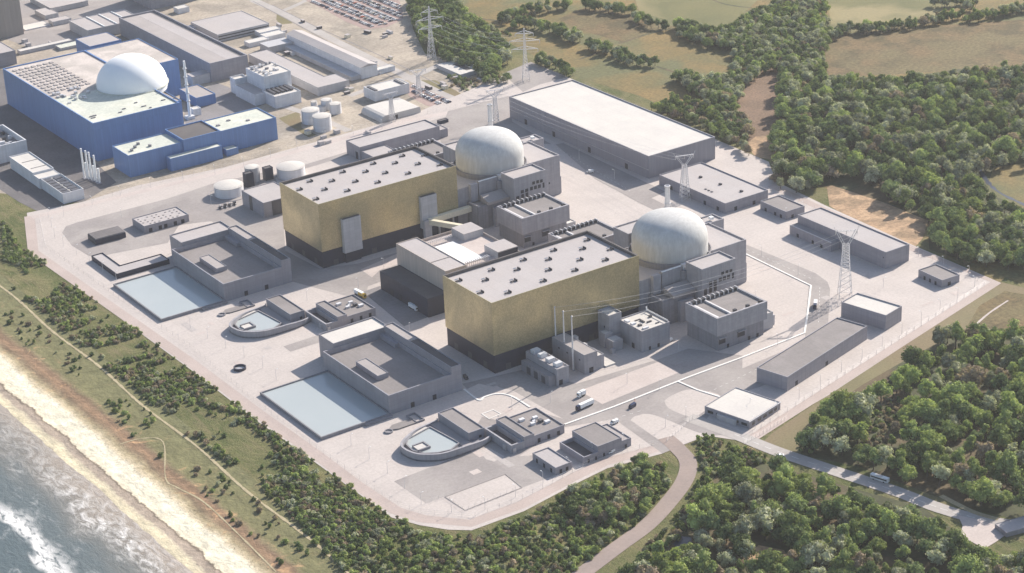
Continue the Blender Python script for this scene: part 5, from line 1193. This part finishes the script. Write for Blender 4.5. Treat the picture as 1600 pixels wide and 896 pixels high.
def make_stuff(name,pts,colls):
    """pts: (x,y,scale,rot,variant) -> one object whose geometry nodes stand a plant on every point"""
    me=bpy.data.meshes.new(name); me.from_pydata([(p[0],p[1],0) for p in pts],[],[])
    for an,ty,vals in (('sc','FLOAT',[p[2] for p in pts]),('rz','FLOAT',[p[3] for p in pts]),('vi','INT',[p[4] for p in pts])):
        a=me.attributes.new(an,ty,'POINT'); a.data.foreach_set('value',vals)
    o=bpy.data.objects.new(name,me); C.objects.link(o); o['kind']='stuff'
    g=bpy.data.node_groups.new(name,'GeometryNodeTree'); g.interface.new_socket('Geometry',in_out='INPUT',socket_type='NodeSocketGeometry'); g.interface.new_socket('Geometry',in_out='OUTPUT',socket_type='NodeSocketGeometry')
    N=g.nodes; L=g.links; i=N.new('NodeGroupInput'); u=N.new('NodeGroupOutput')
    ip=N.new('GeometryNodeInstanceOnPoints'); ci=N.new('GeometryNodeCollectionInfo'); ci.inputs[0].default_value=colls; ci.inputs['Separate Children'].default_value=True; ci.inputs['Reset Children'].default_value=True
    def attr(nm,ty):
        a=N.new('GeometryNodeInputNamedAttribute'); a.data_type=ty; a.inputs[0].default_value=nm; return a.outputs[0]
    cx=N.new('ShaderNodeCombineXYZ'); L.new(attr('rz','FLOAT'),cx.inputs[2]); er=N.new('FunctionNodeEulerToRotation'); L.new(cx.outputs[0],er.inputs[0])
    L.new(i.outputs[0],ip.inputs['Points']); L.new(ci.outputs[0],ip.inputs['Instance']); ip.inputs['Pick Instance'].default_value=True
    L.new(attr('vi','INT'),ip.inputs['Instance Index']); L.new(er.outputs[0],ip.inputs['Rotation']); L.new(attr('sc','FLOAT'),ip.inputs['Scale']); L.new(ip.outputs[0],u.inputs[0])
    md=o.modifiers.new('plants','NODES'); md.node_group=g; return o
CN_=list(LC)
def scatter(poly,sp,avoid=(),keep=1.0,seed=1,minfac=.62):
    """poisson-like scatter in a plan polygon"""
    poly=poly; rnd=random.Random(seed); xs=[p[0] for p in poly]; ys=[p[1] for p in poly]; cell={}; out=[]
    area=(max(xs)-min(xs))*(max(ys)-min(ys)); tries=int(area/sp**2*5)
    for _ in range(tries):
        x=rnd.uniform(min(xs),max(xs)); y=rnd.uniform(min(ys),max(ys))
        if not inpoly(x,y,poly) or any(inpoly(x,y,a) for a in avoid): continue
        k=(int(x//sp),int(y//sp)); m=sp*minfac*rnd.uniform(.8,1.3)
        if any((x-a)**2+(y-b)**2<m*m for i in (-1,0,1) for j in (-1,0,1) for a,b in cell.get((k[0]+i,k[1]+j),())): continue
        if rnd.random()>keep: continue
        cell.setdefault(k,[]).append((x,y)); out.append((x,y))
    return out
def hedge(px,w,sp,seed):
    l=smoothline(A(*px)); rnd=random.Random(seed); out=[]
    for x,y,r_ in walk(l,sp):
        for k in range(max(1,int(w/sp))): o_=rnd.uniform(-w/2,w/2); out.append((x-math.sin(r_)*o_+rnd.uniform(-1,1),y+math.cos(r_)*o_+rnd.uniform(-1,1)))
    return out
road_avoid=A((1075,640),(1160,672),(1215,695),(1310,724),(1405,750),(1480,778),(1560,800),(1620,808),(1620,845),(1560,872),(1540,868),(1500,845),(1480,812),(1400,790),(1310,758),(1215,722),(1140,695),(1060,668))
crv=A((1040,684),(1075,690),(1095,715),(1092,752),(1060,800),(1030,835),(975,875),(925,905),(880,905),(930,868),(985,828),(1020,790),(1050,755),(1050,720),(1030,705))
TREES=[];SHRUBS=[]   # (x,y,scale,colour,region)
def addT(pts,w,region,s=(.8,1.25),seed=0):
    rnd=random.Random(seed)
    for x,y in pts: TREES.append((x,y,rnd.uniform(*s),rnd.choices(CN_,w)[0],region))
def addS(pts,w,region,s=(.6,1.4),seed=0):
    rnd=random.Random(seed)
    for x,y in pts: SHRUBS.append((x,y,rnd.uniform(*s),rnd.choices(CN_,w)[0],region))
A0=A
ZT=7.0
A=lambda *q:[at(x,y,ZT) for x,y in q]
# weights: dark, mid, bright, grey green, brownish
bigw=A((1212,214),(1224,132),(1290,124),(1400,130),(1500,116),(1620,108),(1620,248),(1552,256),(1532,262),(1524,285),(1545,312),(1580,326),(1620,340),(1620,415),(1560,408),(1500,402),(1470,392),(1462,342),(1385,300),(1345,268),(1300,268),(1255,290),(1225,292),(1206,268))
addT(scatter(bigw,11.5,seed=1),(7,4,.7,5,1),'wide wood beyond the site',(.9,1.8),1)  # extra dark and grey crowns stand in for cloud shade and haze
addT(scatter(A((1535,325),(1585,338),(1620,350),(1620,408),(1555,402)),8.5,seed=40),(5,4,1,3,1),'wide wood beyond the site',(.8,1.2),40)
addT(scatter(A((1190,14),(1240,-10),(1292,-10),(1292,60),(1284,118),(1222,124),(1218,100),(1196,106),(1158,134),(1150,160),(1100,152),(1065,128),(1060,112),(1100,122),(1140,118),(1150,92),(1142,70),(1100,66),(1062,50),(1058,34),(1100,40),(1135,48),(1160,28)),8.6,seed=2),(4,4,1,6,1),'tree belt between the fields',(.8,1.25),2)
addT(scatter(A((1012,165),(1052,152),(1100,158),(1146,155),(1150,172),(1172,196),(1160,222),(1190,240),(1200,250),(1120,205),(1060,178)),8.4,seed=3),(5,4,1,4,2),'trees along the back of the warehouse',(.75,1.1),3)
addT(hedge([(1290,52),(1334,42),(1400,36),(1470,24),(1530,20),(1620,6)],16,6,4),(4,4,1,5,1),'hedgerow above the brown field',(.7,1.1),4)
addT(hedge([(1290,120),(1400,122),(1500,112),(1620,104)],8,7,41),(3,5,1,5,1),'wide wood beyond the site',(.7,1.1),41)
addT(hedge([(1463,2),(1500,-2),(1524,6)],14,7,5),(3,3,0,6,0),'hedgerow at the top edge',(.8,1.1),5)
for n_,(px,w) in enumerate((([(780,28),(824,14),(858,8),(890,2)],16),([(803,34),(840,35),(887,52),(908,58)],14),([(914,6),(950,8),(985,14)],14),([(991,22),(1018,33),(1045,38)],10),([(918,68),(954,74),(985,90),(1028,96)],14),([(1060,34),(1102,46),(1150,64)],16),([(840,90),(870,98),(898,110)],12),([(1060,114),(1100,132),(1125,148)],14),([(1120,48),(1150,40),(1190,18)],12))):
    addT(hedge(px,w,6,50+n_),(6,4,0,2,0),'hedgerow between the far fields',(.75,1.15),50+n_)
addT(scatter(A((640,-8),(700,-12),(722,12),(745,30),(762,42),(790,70),(795,92),(780,104),(757,112),(735,100),(700,90),(675,72),(655,56),(645,30)),8.5,seed=6),(8,5,1,2,0),'dark trees beside the car park',(.85,1.3),6)
addS(hedge([(700,10),(745,32),(800,46)],6,5,60),(3,2,0,1,2),'scrub beside the farm track',(.8,1.3),60)
addS(scatter(A((700,110),(790,122),(800,150),(770,152),(740,140),(705,125)),6,keep=.6,seed=61),(1,1,0,2,3),'scrub by the inland pylons',(.8,1.5),61)
addT(scatter(A((745,100),(800,118),(785,125),(755,122)),8,seed=62),(4,4,0,2,1),'dark trees beside the car park',(.6,.9),62)
# south-east wood
se=A((1250,706),(1268,656),(1300,636),(1345,622),(1392,602),(1422,560),(1440,570),(1480,522),(1530,512),(1620,540),(1620,800),(1540,792),(1440,758),(1340,720),(1290,705))
clear=A((1352,660),(1372,622),(1402,604),(1420,625),(1396,655),(1380,700),(1350,690))
addT(scatter(se,12.2,avoid=(clear,road_avoid),seed=7),(3,4.5,5,2.2,.6),'wood north of the access road',(.8,1.85),7)
addS(scatter(clear,4.6,seed=8),(2,2,0,1,5),'brown clearing in the wood north of the access road',(.6,1.1),8)
addS(scatter(A((1240,702),(1262,662),(1340,612),(1420,556),(1440,560),(1300,640),(1268,700)),5.4,keep=.5,seed=9),(3,3,2,1,1),'edge of the wood north of the access road',(.8,1.4),9)
addT([at(1358,632),at(1275,672),at(1500,575)],(1,3,0,0,0),'wood north of the access road',(1.1,1.3),10)
# south wood
so=A((1118,742),(1180,728),(1260,745),(1350,772),(1440,798),(1496,838),(1520,862),(1560,884),(1640,880),(1640,990),(900,990),(950,915),(1010,872),(1060,868),(1075,820),(1100,790))
pond=A0((1045,866),(1048,836),(1082,832),(1088,862)); bare=A0((1160,876),(1185,850),(1228,858),(1238,884),(1205,894))
addT(scatter(so,11.4,avoid=(road_avoid,crv,pond,bare),seed=11),(5,5,2.2,3,.6),'wood south of the access road',(.8,1.75),11)
addT(scatter(A((1560,880),(1620,868),(1640,900),(1560,905)),8,seed=13),(3,3,1,2,0),'wood south of the access road',(.8,1.2),13)
addS(scatter(A0((1075,690),(1105,682),(1170,702),(1230,724),(1180,728),(1110,745),(1095,785),(1060,845),(1000,880),(1012,852),(1060,805),(1094,752),(1096,715)),5.0,avoid=(road_avoid,crv),keep=.8,seed=12),(4,2,1,2,1.2),'bank beside the curved road',(.8,1.5),12)
# thicket between platform and curved road
ZT=2.5
th=A((440,712),(500,742),(560,800),(640,826),(740,836),(820,806),(900,762),(960,738),(1040,716),(1046,760),(1008,812),(920,880),(880,910),(560,910),(500,850),(455,800))
addS(scatter(th,5.3,avoid=(crv,),keep=.92,seed=14),(3,4,3.5,2.2,1.4),'thicket below the southern edge',(.8,1.6),14)
ZT=6
addT(scatter(A((880,770),(955,735),(985,715),(1010,712),(1030,735),(1010,790),(960,805),(900,810)),7.4,avoid=(crv,),seed=15),(3,4,2,3,2),'tree clump beside the curved road',(.6,.92),15)
# coast side scrub: patches following a noise mask
cs=[(-212,-130),(-135,-140),(-136,-20),(-139,200),(-150,330),(-172,430),(-176,520),(-212,520)]
pp=[]
for x,y in scatter(cs,3.6,seed=16):
    v=noise.noise(Vector((x*.028,y*.02,2.0)))+.5*noise.noise(Vector((x*.09,y*.09,7)))
    if v>.03-.0035*max(0,-20-y) and not inpoly(x,y,plat): pp.append((x,y))
addS(pp,(2.5,4,2.5,3,2),'rough grass between the coastal path and the site',(.45,1.25),16)
pp=[]
for x,y in scatter([(-245,-140),(-150,-140),(-160,330),(-245,330)],8.5,keep=.5,seed=17):
    if noise.noise(Vector((x*.05,y*.02,9)))>.02 and not inpoly(x,y,plat) and abs(x+218)>3: pp.append((x,y))
addS(pp,(4,2,0,1,2),'open grass along the coastal path',(.5,1.2),17)
addS([G(17,q) for q in ((450,185),(470,195),(500,210),(520,235),(540,250),(480,225),(610,270),(635,265),(620,285),(500,190))],(2,4,3,0,0),'dune grass between the beach and the coastal path',(.9,1.4),18)
addS(scatter(A((4,335),(46,400),(40,420),(4,390)),4,keep=.7,seed=19),(4,4,1,1,0),'rough grass at the seaward corner of the site',(.7,1.3),19)
def okp(x,y,h=0):
    if h: q=at(*proj(x,y,h)); return okp(x,y) and okp(*q)
    return not inpoly(x,y,crv) and not inpoly(x,y,road_avoid)
TREES=[t for t in TREES if okp(t[0],t[1],6) and okp(t[0],t[1],8*t[2])]; SHRUBS=[t for t in SHRUBS if okp(t[0],t[1]) and not inpoly(t[0],t[1],plat)]
def vis(t):
    px,py=proj(t[0],t[1],3); return -25<px<1625 and -25<py<925
TREES=[t for t in TREES if vis(t)]; SHRUBS=[t for t in SHRUBS if vis(t)]
print('trees',len(TREES),'shrubs',len(SHRUBS))
size=lambda t:-t[2]/dist(t[0],t[1])
TREES.sort(key=size); SHRUBS.sort(key=size)
rnd=random.Random(99)
SH=('round crowned','broad crowned','narrow crowned')
for x,y,s,cn,rg in TREES[:300]:
    k=rnd.randrange(3); cmh,tmh=TR[cn][k]
    o=empty('tree','%s %s tree in the %s'%(SH[k],cn,rg) if 'wood' in rg or 'clump' in rg else '%s %s tree of the %s'%(SH[k],cn,rg),'tree',(x,y,0),rnd.random()*6.28,'%s %s trees, %s'%(SH[k],cn,rg)); o.scale=(s,s,s*rnd.uniform(.9,1.1))
    for nm,me in (('crown',cmh),('trunk',tmh)):
        c=bpy.data.objects.new(nm,me); C.objects.link(c); c.parent=o
for x,y,s,cn,rg in SHRUBS[:300]:
    k=rnd.randrange(2); o=bpy.data.objects.new('shrub',SHB[cn][k]); C.objects.link(o); o.location=(x,y,0); o.rotation_euler=(0,0,rnd.random()*6.28); o.scale=(s,s,s)
    tag(o,'%s %s shrub in the %s'%(('compact','spreading')[k],cn,rg) if 'thicket' in rg or 'clearing' in rg else '%s %s shrub on the %s'%(('compact','spreading')[k],cn,rg),'shrub','%s %s shrubs, %s'%(('compact','spreading')[k],cn,rg))
tm_=[];[tm_.append(merged(*TR[cn][k])) for cn in CN_ for k in range(3)]
tcoll=protos('tree_sources',tm_); scoll=protos('shrub_sources',[SHB[cn][k] for cn in CN_ for k in range(2)])
make_stuff('woodland',[(x,y,s,rnd.random()*6.28,CN_.index(cn)*3+rnd.randrange(3)) for x,y,s,cn,rg in TREES[300:]],tcoll)
make_stuff('scrub',[(x,y,s,rnd.random()*6.28,CN_.index(cn)*2+rnd.randrange(2)) for x,y,s,cn,rg in SHRUBS[300:]],scoll)

# ------------------------------------------------------------------ light, air, camera
sc=bpy.context.scene
AZ=R(15); EL=R(31)
sd=Vector((math.cos(AZ)*math.cos(EL),math.sin(AZ)*math.cos(EL),math.sin(EL)))
l=bpy.data.lights.new('sun','SUN'); l.energy=5.0; l.angle=R(.53); l.color=(1.0,.92,.81)
so_=bpy.data.objects.new('sun',l); C.objects.link(so_); so_.rotation_euler=sd.to_track_quat('Z','Y').to_euler()
w=bpy.data.worlds.new('World'); sc.world=w; w.use_nodes=True; nt=w.node_tree; nt.nodes.clear()
sky=nt.nodes.new('ShaderNodeTexSky'); sky.sky_type='NISHITA'; sky.sun_disc=False; sky.sun_elevation=EL; sky.sun_rotation=PI/2-AZ
sky.air_density=1.0; sky.dust_density=1.2; sky.ozone_density=1.2
bg=nt.nodes.new('ShaderNodeBackground'); bg.inputs[1].default_value=.11; wo=nt.nodes.new('ShaderNodeOutputWorld'); nt.links.new(sky.outputs[0],bg.inputs[0]); nt.links.new(bg.outputs[0],wo.inputs[0])
HAZE=True
if HAZE:
    hb=MB().box(-3600,-1600,-1.2,5300,6300,H+30)
    hm_=bpy.data.materials.new('haze'); hm_.use_nodes=True; n=hm_.node_tree; n.nodes.clear(); pv=n.nodes.new('ShaderNodeVolumePrincipled'); pv.inputs['Density'].default_value=.000034; pv.inputs['Color'].default_value=(.93,.93,.96,1); pv.inputs['Anisotropy'].default_value=.2
    oo=n.nodes.new('ShaderNodeOutputMaterial'); n.links.new(pv.outputs[0],oo.inputs['Volume']); hb.build('haze',hm_)['kind']='stuff'
cam=bpy.data.cameras.new('camera'); co=bpy.data.objects.new('camera',cam); C.objects.link(co)
cam.sensor_width=36; cam.lens=F/1600*36; cam.clip_start=1; cam.clip_end=20000
mr=Matrix((rt,up,tuple(-a for a in fx))).transposed(); co.matrix_world=Matrix.Translation((C0[0],C0[1],H))@mr.to_4x4()
sc.camera=co
sc.view_settings.view_transform='Standard'; sc.view_settings.look='None'; sc.view_settings.exposure=.77; sc.view_settings.gamma=1
sc.cycles.max_bounces=6; sc.cycles.diffuse_bounces=3; sc.cycles.volume_bounces=0
